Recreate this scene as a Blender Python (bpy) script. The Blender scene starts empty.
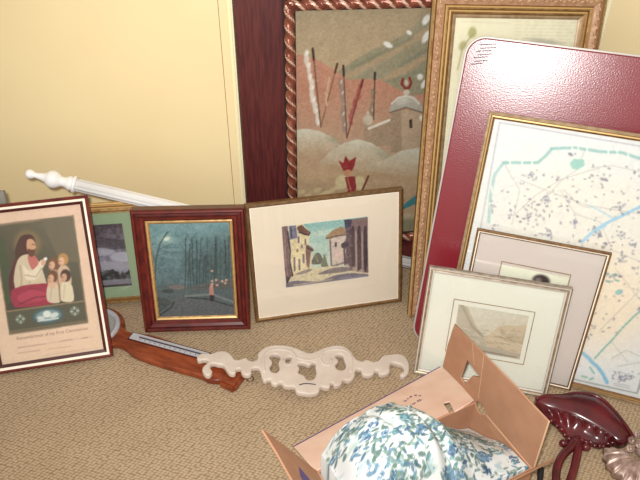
import bpy, bmesh, math, random
import numpy as np
from mathutils import Vector, Matrix
from mathutils.geometry import tessellate_polygon

R = math.radians
SC = bpy.context.scene
COL = SC.collection
rng = np.random.default_rng(7)
random.seed(7)

# ------------------------------------------------------------------ camera
FPX = 620.0
CAM_Z = 1.4
PITCH, ROLL = R(37), R(1)
_c, _s = math.cos(PITCH), math.sin(PITCH)
FW = np.array([0, _c, -_s]); UP0 = np.array([0, _s, _c]); RT0 = np.array([1.0, 0, 0])
RT = RT0 * math.cos(ROLL) + UP0 * math.sin(ROLL)
UP = UP0 * math.cos(ROLL) - RT0 * math.sin(ROLL)
CO = np.array([0, 0, CAM_Z])

def ray(px, py):
    d = FW * FPX + RT * (px - 320) - UP * (py - 240)
    return d / np.linalg.norm(d)
def proj(P):
    v = np.asarray(P, float) - CO; z = v @ FW
    return (320 + FPX * (v @ RT) / z, 240 - FPX * (v @ UP) / z)
def at(px, py, z=0.0):
    d = ray(px, py); t = (z - CO[2]) / d[2]
    return CO + t * d
def on_plane(px, py, o, ex, ey):
    """pixel -> 2D coordinates in the plane o + a*ex + b*ey"""
    d = ray(px, py)
    s = np.linalg.solve(np.array([ex, ey, -d]).T, CO - np.asarray(o))
    return (float(s[0]), float(s[1]))

cd = bpy.data.cameras.new('camera'); cam = bpy.data.objects.new('camera', cd); COL.objects.link(cam)
cd.sensor_width = 36.0; cd.lens = FPX / 640 * 36.0; cd.clip_start = 0.02
m = Matrix(((RT[0], UP[0], -FW[0]), (RT[1], UP[1], -FW[1]), (RT[2], UP[2], -FW[2])))
cam.matrix_world = Matrix.Translation(CO) @ m.to_4x4()
SC.camera = cam

# ------------------------------------------------------------------ colours and materials
def lin(c):
    return tuple((x / 255 / 12.92) if x / 255 <= 0.04045 else ((x / 255 + 0.055) / 1.055) ** 2.4 for x in c)
def rgba(c): return (*lin(c), 1.0)

class NT:
    def __init__(s, name):
        s.m = bpy.data.materials.new(name); s.m.use_nodes = True
        s.t = s.m.node_tree; s.n = s.t.nodes; s.b = s.n['Principled BSDF']
    def add(s, typ, **kw):
        n = s.n.new(typ)
        for k, v in kw.items():
            if k in n.inputs.keys() if hasattr(n.inputs, 'keys') else False: n.inputs[k].default_value = v
            else: setattr(n, k, v)
        return n
    def link(s, a, b): s.t.links.new(a, b)

def mat(name, col, rough=0.5, metal=0.0, col2=None, scale=40, stretch=(1, 1, 1), bump=0.0, bscale=None, spec=0.5, detail=4, coat=0.0):
    t = NT(name); b = t.b
    b.inputs['Base Color'].default_value = rgba(col); b.inputs['Roughness'].default_value = rough
    b.inputs['Metallic'].default_value = metal; b.inputs['Specular IOR Level'].default_value = spec
    if coat: b.inputs['Coat Weight'].default_value = coat; b.inputs['Coat Roughness'].default_value = 0.15
    tc = t.n.new('ShaderNodeTexCoord'); mp = t.n.new('ShaderNodeMapping'); mp.inputs['Scale'].default_value = stretch
    t.link(tc.outputs['Object'], mp.inputs['Vector'])
    if col2 is not None:
        nz = t.n.new('ShaderNodeTexNoise'); nz.inputs['Scale'].default_value = scale; nz.inputs['Detail'].default_value = detail
        t.link(mp.outputs['Vector'], nz.inputs['Vector'])
        cr = t.n.new('ShaderNodeValToRGB')
        cr.color_ramp.elements[0].color = rgba(col); cr.color_ramp.elements[0].position = 0.35
        cr.color_ramp.elements[1].color = rgba(col2); cr.color_ramp.elements[1].position = 0.65
        t.link(nz.outputs['Fac'], cr.inputs['Fac']); t.link(cr.outputs['Color'], b.inputs['Base Color'])
    if bump:
        n2 = t.n.new('ShaderNodeTexNoise'); n2.inputs['Scale'].default_value = bscale or scale * 2; n2.inputs['Detail'].default_value = 3
        t.link(mp.outputs['Vector'], n2.inputs['Vector'])
        bp = t.n.new('ShaderNodeBump'); bp.inputs['Strength'].default_value = bump; bp.inputs['Distance'].default_value = 0.002
        t.link(n2.outputs['Fac'], bp.inputs['Height']); t.link(bp.outputs['Normal'], b.inputs['Normal'])
    return t.m

def glass_mat():
    t = NT('picture_glass'); t.n.remove(t.b)
    out = t.n['Material Output']; tr = t.n.new('ShaderNodeBsdfTransparent'); gl = t.n.new('ShaderNodeBsdfGlossy')
    gl.inputs['Roughness'].default_value = 0.03; fr = t.n.new('ShaderNodeFresnel'); fr.inputs['IOR'].default_value = 1.45
    mx = t.n.new('ShaderNodeMixShader'); t.link(fr.outputs[0], mx.inputs[0]); t.link(tr.outputs[0], mx.inputs[1]); t.link(gl.outputs[0], mx.inputs[2])
    t.link(mx.outputs[0], out.inputs['Surface']); return t.m

def print_mat(name, rough=0.65, bump=0.0, bscale=900):
    t = NT(name); a = t.n.new('ShaderNodeAttribute'); a.attribute_name = 'Col'
    t.link(a.outputs['Color'], t.b.inputs['Base Color']); t.b.inputs['Roughness'].default_value = rough
    t.b.inputs['Specular IOR Level'].default_value = 0.3
    if bump:
        tc = t.n.new('ShaderNodeTexCoord'); n2 = t.n.new('ShaderNodeTexNoise'); n2.inputs['Scale'].default_value = bscale
        t.link(tc.outputs['Object'], n2.inputs['Vector'])
        bp = t.n.new('ShaderNodeBump'); bp.inputs['Strength'].default_value = bump; bp.inputs['Distance'].default_value = 0.001
        t.link(n2.outputs['Fac'], bp.inputs['Height']); t.link(bp.outputs['Normal'], t.b.inputs['Normal'])
    return t.m

def carpet_mat():
    t = NT('loop_carpet'); b = t.b
    tc = t.n.new('ShaderNodeTexCoord'); mp = t.n.new('ShaderNodeMapping')
    mp.inputs['Rotation'].default_value = (0, 0, R(24)); mp.inputs['Scale'].default_value = (95, 150, 1)
    t.link(tc.outputs['Object'], mp.inputs['Vector'])
    nz = t.n.new('ShaderNodeTexNoise'); nz.inputs['Scale'].default_value = 0.9; nz.inputs['Detail'].default_value = 2
    t.link(mp.outputs['Vector'], nz.inputs['Vector'])
    ad = t.n.new('ShaderNodeMixRGB'); ad.blend_type = 'ADD'; ad.inputs['Fac'].default_value = 0.45
    t.link(mp.outputs['Vector'], ad.inputs['Color1']); t.link(nz.outputs['Color'], ad.inputs['Color2'])
    vo = t.n.new('ShaderNodeTexVoronoi'); vo.inputs['Scale'].default_value = 1.0; vo.inputs['Randomness'].default_value = 0.35
    t.link(ad.outputs['Color'], vo.inputs['Vector'])
    cr = t.n.new('ShaderNodeValToRGB')
    e = cr.color_ramp.elements
    e[0].position = 0.12; e[0].color = rgba((188, 166, 138)); e[1].position = 0.70; e[1].color = rgba((134, 112, 88))
    k = e.new(0.4); k.color = rgba((170, 147, 118))
    t.link(vo.outputs['Distance'], cr.inputs['Fac'])
    n3 = t.n.new('ShaderNodeTexNoise'); n3.inputs['Scale'].default_value = 7; n3.inputs['Detail'].default_value = 5
    t.link(tc.outputs['Object'], n3.inputs['Vector'])
    mx = t.n.new('ShaderNodeMixRGB'); mx.blend_type = 'MULTIPLY'; mx.inputs['Fac'].default_value = 0.22
    c2 = t.n.new('ShaderNodeValToRGB'); c2.color_ramp.elements[0].position = .35; c2.color_ramp.elements[1].position = .65
    c2.color_ramp.elements[0].color = (.6, .6, .6, 1); c2.color_ramp.elements[1].color = (1, 1, 1, 1)
    t.link(n3.outputs['Fac'], c2.inputs['Fac']); t.link(cr.outputs['Color'], mx.inputs['Color1']); t.link(c2.outputs['Color'], mx.inputs['Color2'])
    t.link(mx.outputs['Color'], b.inputs['Base Color'])
    inv = t.n.new('ShaderNodeMath'); inv.operation = 'SUBTRACT'; inv.inputs[0].default_value = 1
    t.link(vo.outputs['Distance'], inv.inputs[1])
    bp = t.n.new('ShaderNodeBump'); bp.inputs['Strength'].default_value = 0.45; bp.inputs['Distance'].default_value = 0.003
    t.link(inv.outputs[0], bp.inputs['Height']); t.link(bp.outputs['Normal'], b.inputs['Normal'])
    b.inputs['Roughness'].default_value = 0.95; b.inputs['Specular IOR Level'].default_value = 0.1
    return t.m

def vinyl_mat():
    t = NT('maroon_vinyl'); b = t.b
    tc = t.n.new('ShaderNodeTexCoord')
    vo = t.n.new('ShaderNodeTexNoise'); vo.inputs['Scale'].default_value = 270; vo.inputs['Detail'].default_value = 2
    t.link(tc.outputs['Object'], vo.inputs['Vector'])
    bp = t.n.new('ShaderNodeBump'); bp.inputs['Strength'].default_value = 0.5; bp.inputs['Distance'].default_value = 0.0007
    t.link(vo.outputs['Fac'], bp.inputs['Height']); t.link(bp.outputs['Normal'], b.inputs['Normal'])
    b.inputs['Base Color'].default_value = rgba((128, 28, 40)); b.inputs['Roughness'].default_value = 0.26
    b.inputs['Specular IOR Level'].default_value = 0.85
    return t.m

M = dict(
    wall=mat('cream_paint', (250, 229, 180), 0.6, col2=(247, 225, 175), scale=3, bump=0.08, bscale=150, spec=0.25),
    trim=mat('cream_gloss_trim', (248, 238, 198), 0.5),
    carpet=carpet_mat(), vinyl=vinyl_mat(), glass=glass_mat(),
    mahogany=mat('mahogany_veneer', (100, 42, 40), 0.45, col2=(76, 28, 30), scale=22, stretch=(7, 1, 0.6), bump=0.1, bscale=60),
    redbrown=mat('red_brown_stained_wood', (112, 36, 24), 0.35, col2=(84, 24, 18), scale=30, stretch=(1, 1, 1)),
    darkred=mat('dark_red_varnished_wood', (98, 30, 26), 0.28, col2=(66, 17, 18), scale=26),
    cream=mat('cream_slip', (246, 236, 218), 0.5),
    darkslip=mat('dark_slip', (70, 22, 18), 0.4),
    gold=mat('worn_gilt', (186, 150, 98), 0.42, 0.35, col2=(146, 108, 66), scale=60, bump=0.2, bscale=150),
    goldbright=mat('bright_gilt', (210, 172, 112), 0.36, 0.35),
    leafgilt=mat('pale_worn_gilt_leaf', (214, 180, 140), 0.45, 0.2, col2=(176, 134, 98), scale=120), golddark=mat('dark_gilt_groove', (120, 82, 38), 0.45, 0.35),
    goldband=mat('rose_ornament_band', (186, 146, 112), 0.5, 0.15, col2=(158, 116, 86), scale=55, bump=0.5, bscale=120),
    bronze=mat('bronze_painted_moulding', (122, 90, 52), 0.45, 0.25, col2=(96, 68, 38), scale=70),
    olivegilt=mat('tarnished_gilt', (150, 112, 66), 0.4, 0.35, col2=(116, 82, 50), scale=50),
    taupe=mat('taupe_gilt', (176, 150, 116), 0.4, 0.3, col2=(150, 124, 94), scale=60),
    silver=mat('silvered_moulding', (164, 150, 134), 0.4, 0.3, col2=(126, 110, 96), scale=60),
    silverlight=mat('silver_white_moulding', (206, 199, 186), 0.4, 0.1),
    copper=mat('red_brown_worn_leaf', (146, 84, 64), 0.32, 0.3, col2=(112, 58, 44), scale=40), coppershine=mat('copper_leaf_highlight', (226, 196, 178), 0.26, 0.35, col2=(204, 160, 136), scale=60),
    black=mat('black_frame_edge', (44, 24, 24), 0.5),
    matwhite=mat('white_mount_board', (224, 223, 208), 0.8, spec=0.2), matcream=mat('cream_mount_board', (228, 214, 193), 0.8, spec=0.2),
    matrose=mat('rose_grey_mount_board', (210, 199, 190), 0.8, spec=0.2), matgreen=mat('sage_green_mount_board', (150, 167, 135), 0.8, spec=0.2),
    backing=mat('brown_backing_board', (140, 110, 78), 0.9),
    grey=mat('grey_painted_frame', (138, 136, 126), 0.6),
    white=mat('white_gloss_paint', (240, 238, 236), 0.3),
    resin=mat('cream_white_carving', (210, 196, 183), 0.55, col2=(198, 182, 168), scale=14, bump=0.15, bscale=60),
    barowood=mat('orange_brown_walnut', (150, 72, 38), 0.35, col2=(112, 48, 26), scale=18, stretch=(1, 4, 1)),
    chrome=mat('brushed_steel', (196, 194, 200), 0.35, 0.25), dial=mat('silver_dial', (176, 176, 170), 0.4, 0.3),
    darkglass=mat('dark_mark', (60, 60, 70), 0.3), brass=mat('aged_brass_ring', (130, 110, 80), 0.4, 0.8),
    cardboard=mat('corrugated_cardboard', (180, 136, 108), 0.85, col2=(172, 128, 100), scale=18, spec=0.15),
    cardlit=mat('flash_lightened_cardboard', (230, 198, 178), 0.85, col2=(222, 186, 164), scale=14, spec=0.15), cardedge=mat('cut_cardboard_edge', (214, 176, 140), 0.9), purple=mat('purple_box_ink', (92, 72, 124), 0.8),
    ink=mat('faded_purple_ink', (130, 96, 120), 0.8),
    cherry=mat('polished_dark_cherry', (98, 24, 31), 0.28, col2=(70, 17, 23), scale=20, coat=0.4),
    pewter=mat('aged_pewter', (196, 170, 158), 0.34, 0.3, col2=(130, 104, 94), scale=45, bump=0.15, bscale=90),
    rubber=mat('black_rubber', (22, 20, 22), 0.4), paper=mat('aged_paper', (226, 198, 172), 0.8, spec=0.2),
    capink=mat('brown_print_ink', (150, 112, 100), 0.8), tablemetal=mat('pale_metal_edging', (178, 170, 164), 0.45, 0.2),
    fibre=mat('brown_fibreboard', (110, 80, 56), 0.9),
)

# ------------------------------------------------------------------ object helpers
def tag(o, label=None, cat=None, group=None, kind=None):
    if label: o['label'] = label
    if cat: o['category'] = cat
    if group: o['group'] = group
    if kind: o['kind'] = kind
    return o
def link(name, me, mats, parent=None, smooth=False):
    o = bpy.data.objects.new(name, me); COL.objects.link(o)
    for mm in (mats if isinstance(mats, (list, tuple)) else [mats]): me.materials.append(mm)
    if parent is not None: o.parent = parent
    if smooth:
        me.polygons.foreach_set('use_smooth', [True] * len(me.polygons))
    return o
def from_bm(name, bm, mats, parent=None, smooth=False):
    bmesh.ops.recalc_face_normals(bm, faces=bm.faces)
    me = bpy.data.meshes.new(name); bm.to_mesh(me); bm.free()
    return link(name, me, mats, parent, smooth)
def empty(name, mw):
    o = bpy.data.objects.new(name, None); COL.objects.link(o); o.empty_display_size = 0.05
    o.matrix_world = mw; return o
def box_bm(bm, x0, x1, y0, y1, z0, z1, mi=0):
    v = [bm.verts.new(p) for p in ((x0, y0, z0), (x1, y0, z0), (x1, y1, z0), (x0, y1, z0), (x0, y0, z1), (x1, y0, z1), (x1, y1, z1), (x0, y1, z1))]
    for f in ((0, 3, 2, 1), (4, 5, 6, 7), (0, 1, 5, 4), (1, 2, 6, 5), (2, 3, 7, 6), (3, 0, 4, 7)):
        bm.faces.new([v[i] for i in f]).material_index = mi
def box(name, b, m_, parent=None, bevel=0.0):
    bm = bmesh.new(); box_bm(bm, *b)
    if bevel: bmesh.ops.bevel(bm, geom=bm.edges[:], offset=bevel, segments=2, affect='EDGES')
    return from_bm(name, bm, m_, parent)
def frame_matrix(x, y, z, yaw, lean):
    e = Vector((math.cos(yaw), math.sin(yaw), 0)); n = Vector((-e.y, e.x, 0))
    u = n * math.sin(lean) + Vector((0, 0, math.cos(lean))); f = e.cross(u)
    mm = Matrix((e, u, f)).transposed().to_4x4(); mm.translation = (x, y, z); return mm
def curve_slab(name, outlines, thick, bevel, mats, parent=None, smooth_pts=False, bres=2, z=0.0, shade=False):
    """flat slab with holes and rounded edges; outlines = list of 2D loops in the local xy plane"""
    cu = bpy.data.curves.new(name, 'CURVE'); cu.dimensions = '2D'; cu.fill_mode = 'BOTH'
    cu.extrude = max(thick / 2 - bevel, 1e-5); cu.bevel_depth = bevel; cu.bevel_resolution = bres; cu.resolution_u = 4
    cu.offset = -bevel
    for lp in outlines:
        if smooth_pts:
            sp = cu.splines.new('BEZIER'); sp.bezier_points.add(len(lp) - 1)
            for bpnt, p in zip(sp.bezier_points, lp):
                bpnt.co = (*p, 0); bpnt.handle_left_type = bpnt.handle_right_type = 'AUTO'
        else:
            sp = cu.splines.new('POLY'); sp.points.add(len(lp) - 1)
            for q, p in zip(sp.points, lp): q.co = (*p, 0, 1)
        sp.use_cyclic_u = True
    tmp = bpy.data.objects.new('tmp', cu); COL.objects.link(tmp)
    dg = bpy.context.evaluated_depsgraph_get(); dg.update()
    me = bpy.data.meshes.new_from_object(tmp.evaluated_get(dg)); me.name = name
    bpy.data.objects.remove(tmp); bpy.data.curves.remove(cu)
    me.transform(Matrix.Translation((0, 0, z))); me.materials.clear()
    return link(name, me, mats, parent, shade)
def text_mesh(name, body, width, loc, rot, m_, parent):
    cu = bpy.data.curves.new(name, 'FONT'); cu.body = body; cu.size = 1; cu.resolution_u = 3; cu.shear = 0.15
    tmp = bpy.data.objects.new('tmp', cu); COL.objects.link(tmp)
    dg = bpy.context.evaluated_depsgraph_get(); dg.update()
    me = bpy.data.meshes.new_from_object(tmp.evaluated_get(dg)); bpy.data.objects.remove(tmp); bpy.data.curves.remove(cu)
    xs = [v.co.x for v in me.vertices]; s = width / (max(xs) - min(xs))
    me.transform(Matrix.Translation(loc) @ Matrix.Rotation(rot, 4, 'Z') @ Matrix.Diagonal((s, s * 1.15, 1, 1))); me.materials.clear()
    return link(name, me, m_, parent)
def tube_bm(bm, pts, rad, seg=12, cap=True, squash=None, mi=0):
    pts = [Vector(p) for p in pts]; n = len(pts)
    rad = rad if isinstance(rad, (list, tuple)) else [rad] * n
    rings = []; prev = None
    for i, p in enumerate(pts):
        t = (pts[min(i + 1, n - 1)] - pts[max(i - 1, 0)]).normalized()
        if prev is None:
            a = t.orthogonal().normalized()
            if squash: a = (Vector((0, 0, 1)) - t * t.z).normalized()
        else: a = (prev - t * prev.dot(t)).normalized()
        prev = a; b = t.cross(a)
        rings.append([bm.verts.new(p + (a * math.cos(2 * math.pi * k / seg) * (squash or 1) + b * math.sin(2 * math.pi * k / seg)) * rad[i]) for k in range(seg)])
    for i in range(n - 1):
        for k in range(seg):
            bm.faces.new((rings[i][k], rings[i][(k + 1) % seg], rings[i + 1][(k + 1) % seg], rings[i + 1][k])).material_index = mi
    if cap:
        bm.faces.new(rings[0][::-1]).material_index = mi; bm.faces.new(rings[-1]).material_index = mi
def spline(pts, n=8, closed=False):
    P = [np.array(p, float) for p in pts]; out = []; N = len(P)
    rg = range(N if closed else N - 1)
    for i in rg:
        p0 = P[(i - 1) % N] if closed or i > 0 else 2 * P[0] - P[1]
        p1, p2 = P[i], P[(i + 1) % N]
        p3 = P[(i + 2) % N] if closed or i + 2 < N else 2 * P[-1] - P[-2]
        for k in range(n):
            t = k / n
            out.append(0.5 * ((2 * p1) + (-p0 + p2) * t + (2 * p0 - 5 * p1 + 4 * p2 - p3) * t * t + (-p0 + 3 * p1 - 3 * p2 + p3) * t ** 3))
    if not closed: out.append(P[-1])
    return out

# ------------------------------------------------------------------ painted prints (pigment held in the mesh's colour attribute)
class Art:
    """a painted sheet; drawing coordinates are those measured on the photo, mapped on to the sheet by a homography"""
    def __init__(s, mw, rect, W, Hh, bg, ss=2, z=0.0):
        s.rect, s.W, s.H, s.ss = rect, W, Hh, ss; x0, x1, y0, y1 = rect
        q = [proj(mw @ Vector((x, y, z))) for x, y in ((x0, y1), (x1, y1), (x1, y0), (x0, y0))]
        w, h = W * ss, Hh * ss
        dst = [(0, 0), (w, 0), (w, h), (0, h)]; A = []; b = []
        for (X, Y), (u, v) in zip(q, dst):
            A += [[X, Y, 1, 0, 0, 0, -u * X, -u * Y], [0, 0, 0, X, Y, 1, -v * X, -v * Y]]; b += [u, v]
        s.Hm = np.append(np.linalg.solve(np.array(A, float), np.array(b, float)), 1).reshape(3, 3)
        s.a = np.empty((h, w, 3)); s.a[:] = bg
        yy, xx = np.mgrid[0:h, 0:w] + 0.5
        Hi = np.linalg.inv(s.Hm); d = Hi[2, 0] * xx + Hi[2, 1] * yy + Hi[2, 2]
        s.X = (Hi[0, 0] * xx + Hi[0, 1] * yy + Hi[0, 2]) / d; s.Y = (Hi[1, 0] * xx + Hi[1, 1] * yy + Hi[1, 2]) / d
    def win(s, xs, ys, mg):
        q = np.array([[x, y, 1] for x in (min(xs) - mg, max(xs) + mg) for y in (min(ys) - mg, max(ys) + mg)]) @ s.Hm.T
        u, v = q[:, 0] / q[:, 2], q[:, 1] / q[:, 2]; h, w = s.X.shape
        c = lambda t, n: int(min(max(t, 0), n))
        return (slice(c(v.min() - 2, h), c(v.max() + 3, h)), slice(c(u.min() - 2, w), c(u.max() + 3, w)))
    def mix(s, mask, col, sl=(slice(None), slice(None))):
        mask = np.asarray(mask, float)[..., None]; s.a[sl] = s.a[sl] * (1 - mask) + np.asarray(col, float) * mask
    def pmask(s, pts, sl=(slice(None), slice(None))):
        X, Y = s.X[sl], s.Y[sl]; m = np.zeros(X.shape, bool); n = len(pts)
        for i in range(n):
            x1, y1 = pts[i]; x2, y2 = pts[(i + 1) % n]
            if y1 == y2: continue
            m ^= ((y1 > Y) != (y2 > Y)) & (X < (x2 - x1) * (Y - y1) / (y2 - y1) + x1)
        return m
    def poly(s, pts, col, a=1.0):
        sl = s.win([p[0] for p in pts], [p[1] for p in pts], 1); s.mix(s.pmask(pts, sl) * a, col, sl)
    def grad(s, pts, c1, c2, p, q, a=1.0):
        d = np.array(q, float) - p; t = np.clip(((s.X - p[0]) * d[0] + (s.Y - p[1]) * d[1]) / (d @ d), 0, 1)[..., None]
        m = (s.pmask(pts) * a)[..., None] if pts is not None else a
        s.a = s.a * (1 - m) + (np.array(c1, float) * (1 - t) + np.array(c2, float) * t) * m
    def line(s, pts, w, col, a=1.0, soft=0.5):
        sl = s.win([p[0] for p in pts], [p[1] for p in pts], w + soft + 1); X, Y = s.X[sl], s.Y[sl]
        dm = np.full(X.shape, 1e9)
        for (x1, y1), (x2, y2) in zip(pts[:-1], pts[1:]):
            dx, dy = x2 - x1, y2 - y1; L = dx * dx + dy * dy + 1e-9
            t = np.clip(((X - x1) * dx + (Y - y1) * dy) / L, 0, 1)
            dm = np.minimum(dm, np.hypot(X - x1 - t * dx, Y - y1 - t * dy))
        s.mix(np.clip((w / 2 - dm) / soft + 0.5, 0, 1) * a, col, sl)
    def ell(s, cx, cy, rx, ry, col, a=1.0, ang=0, soft=0.3):
        m_ = max(rx, ry) * (1.05 + soft); sl = s.win([cx - m_, cx + m_], [cy - m_, cy + m_], 1)
        c, n = math.cos(R(ang)), math.sin(R(ang)); dx, dy = s.X[sl] - cx, s.Y[sl] - cy
        d = np.hypot((dx * c + dy * n) / rx, (-dx * n + dy * c) / ry)
        s.mix(np.clip((1 - d) / max(soft, 1e-3) + 0.5, 0, 1) * a, col, sl)
    def noise(s, amp, cell):
        h, w = s.X.shape
        for c in (cell if isinstance(cell, (list, tuple)) else [cell]):
            g = rng.normal(size=(h // c + 3, w // c + 3)); yy, xx = np.mgrid[0:h, 0:w] / c
            i, j = yy.astype(int), xx.astype(int); fy, fx = yy - i, xx - j
            v = (g[i, j] * (1 - fx) + g[i, j + 1] * fx) * (1 - fy) + (g[i + 1, j] * (1 - fx) + g[i + 1, j + 1] * fx) * fy
            s.a = s.a + (v * amp)[..., None]
    def sp(s, pts, col, a=1.0): s.poly([tuple(p) for p in spline(pts, 6, True)], col, a)
    def soften(s):
        p = np.pad(s.a, ((1, 1), (1, 1), (0, 0)), 'edge'); s.a = (p[:-2, 1:-1] + p[2:, 1:-1] + p[1:-1, :-2] + p[1:-1, 2:] + 2 * s.a) / 6
    def build(s, name, z, m_, parent, soft=1):
        h, w, ss = s.H, s.W, s.ss
        for _ in range(soft): s.soften()
        im = np.clip(s.a.reshape(h, ss, w, ss, 3).mean((1, 3)), 0, 255) / 255
        im = np.where(im <= 0.04045, im / 12.92, ((im + 0.055) / 1.055) ** 2.4)
        x0, x1, y0, y1 = s.rect
        jj, ii = np.meshgrid(np.linspace(x0, x1, w), np.linspace(y1, y0, h))
        co = np.stack([jj, ii, np.full_like(jj, z)], -1).reshape(-1, 3)
        idx = np.arange(h * w).reshape(h, w)
        f = np.stack([idx[1:, :-1], idx[1:, 1:], idx[:-1, 1:], idx[:-1, :-1]], -1).reshape(-1, 4)
        me = bpy.data.meshes.new(name); me.vertices.add(len(co)); me.vertices.foreach_set('co', co.ravel())
        me.loops.add(f.size); me.loops.foreach_set('vertex_index', f.ravel().astype(np.int32))
        me.polygons.add(len(f)); me.polygons.foreach_set('loop_start', np.arange(0, f.size, 4, dtype=np.int32))
        me.update(calc_edges=True)
        ca = me.color_attributes.new('Col', 'FLOAT_COLOR', 'POINT')
        ca.data.foreach_set('color', np.concatenate([im.reshape(-1, 3), np.ones((h * w, 1))], 1).ravel().astype(np.float32))
        return link(name, me, m_, parent)

PRINT = print_mat('printed_paper'); OIL = print_mat('oil_on_canvas', 0.5, 0.3)

# ------------------------------------------------------------------ picture frames
def moulding(name, w, h, prof, mats, parent):
    """prof: list of (inset, z, material of the strip that follows); swept round the rectangle with mitred corners"""
    bm = bmesh.new(); rings = []
    for d, z, _ in prof:
        rings.append([bm.verts.new(p) for p in ((-w / 2 + d, d, z), (w / 2 - d, d, z), (w / 2 - d, h - d, z), (-w / 2 + d, h - d, z))])
    n = len(prof)
    for i in range(n):
        a, b = rings[i], rings[(i + 1) % n]
        for k in range(4):
            bm.faces.new((a[k], a[(k + 1) % 4], b[(k + 1) % 4], b[k])).material_index = prof[i][2]
    return from_bm(name, bm, mats, parent)
def frame_root(name, x, y, z0, yaw, lean, w, label, cat, back=0.0):
    """x, y: lower left front corner; the empty stands at the middle of the bottom edge"""
    yaw, lean = R(yaw), R(lean)
    mw = frame_matrix(x + math.cos(yaw) * w / 2, y + math.sin(yaw) * w / 2, z0, yaw, lean)
    return tag(empty(name, mw), label, cat), mw
def sheet(name, rect, z, m_, parent, hole=None, t=0.0016):
    x0, x1, y0, y1 = rect
    if hole is None: return box(name, (x0, x1, y0, y1, z - t, z), m_, parent)
    a0, a1, b0, b1 = hole
    bm = bmesh.new()
    o = [(x0, y0), (x1, y0), (x1, y1), (x0, y1)]; i = [(a0, b0), (a1, b0), (a1, b1), (a0, b1)]
    L = [[bm.verts.new((*p, zz)) for p in lp] for lp, zz in ((o, z - t), (o, z), (i, z), (i, z - t))]
    for q in range(4):
        A, B = L[q], L[(q + 1) % 4]
        for k in range(4): bm.faces.new((A[k], A[(k + 1) % 4], B[(k + 1) % 4], B[k]))
    return from_bm(name, bm, m_, parent)
def pane(rect, z, parent):
    return box('glass_pane', (*rect, z, z + 0.0012), M['glass'], parent)
def shift(rect, w): return (rect[0] - w / 2, rect[1] - w / 2, rect[2], rect[3])

# ---- shell of the room
def struct(o): return tag(o, kind='structure')
WY = 1.815
struct(box('floor', (-2.2, 1.9, -1.6, 2.0, -0.05, 0.0), M['carpet']))
struct(box('wall_left', (-2.2, -0.304, WY, WY + 0.12, 0, 2.4), M['wall']))
struct(box('wall_back', (-0.262, 0.80, WY + 0.05, WY + 0.15, 0, 2.4), M['wall']))
struct(box('trim_1', (-0.3022, -0.2775, WY - 0.002, WY + 0.12, 0.0, 2.4), M['wall'], bevel=0.0025)); struct(box('trim_3', (-0.2772, -0.2625, WY - 0.005, WY + 0.12, 0.0, 2.4), M['trim'], bevel=0.005))
struct(box('trim_2', (0.801, 0.8155, WY - 0.001, WY + 0.05, 0.0, 2.4), M['trim'], bevel=0.003))
bm = bmesh.new(); box_bm(bm, 0, 1.6, 0, 0.1, 0, 2.4)
wr = from_bm('wall_right', bm, M['wall']); wr.location = (0.816, WY, 0); wr.rotation_euler = (0, 0, R(-46)); struct(wr)

# ---- tall mahogany board behind everything
tag(box('mahogany_board', (-0.256, 0.785, 1.800, 1.818, 0.0, 1.5), M['mahogany'], bevel=0.002),
    'tall dark mahogany board standing against the cream wall behind the rope framed painting', 'board')

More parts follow.
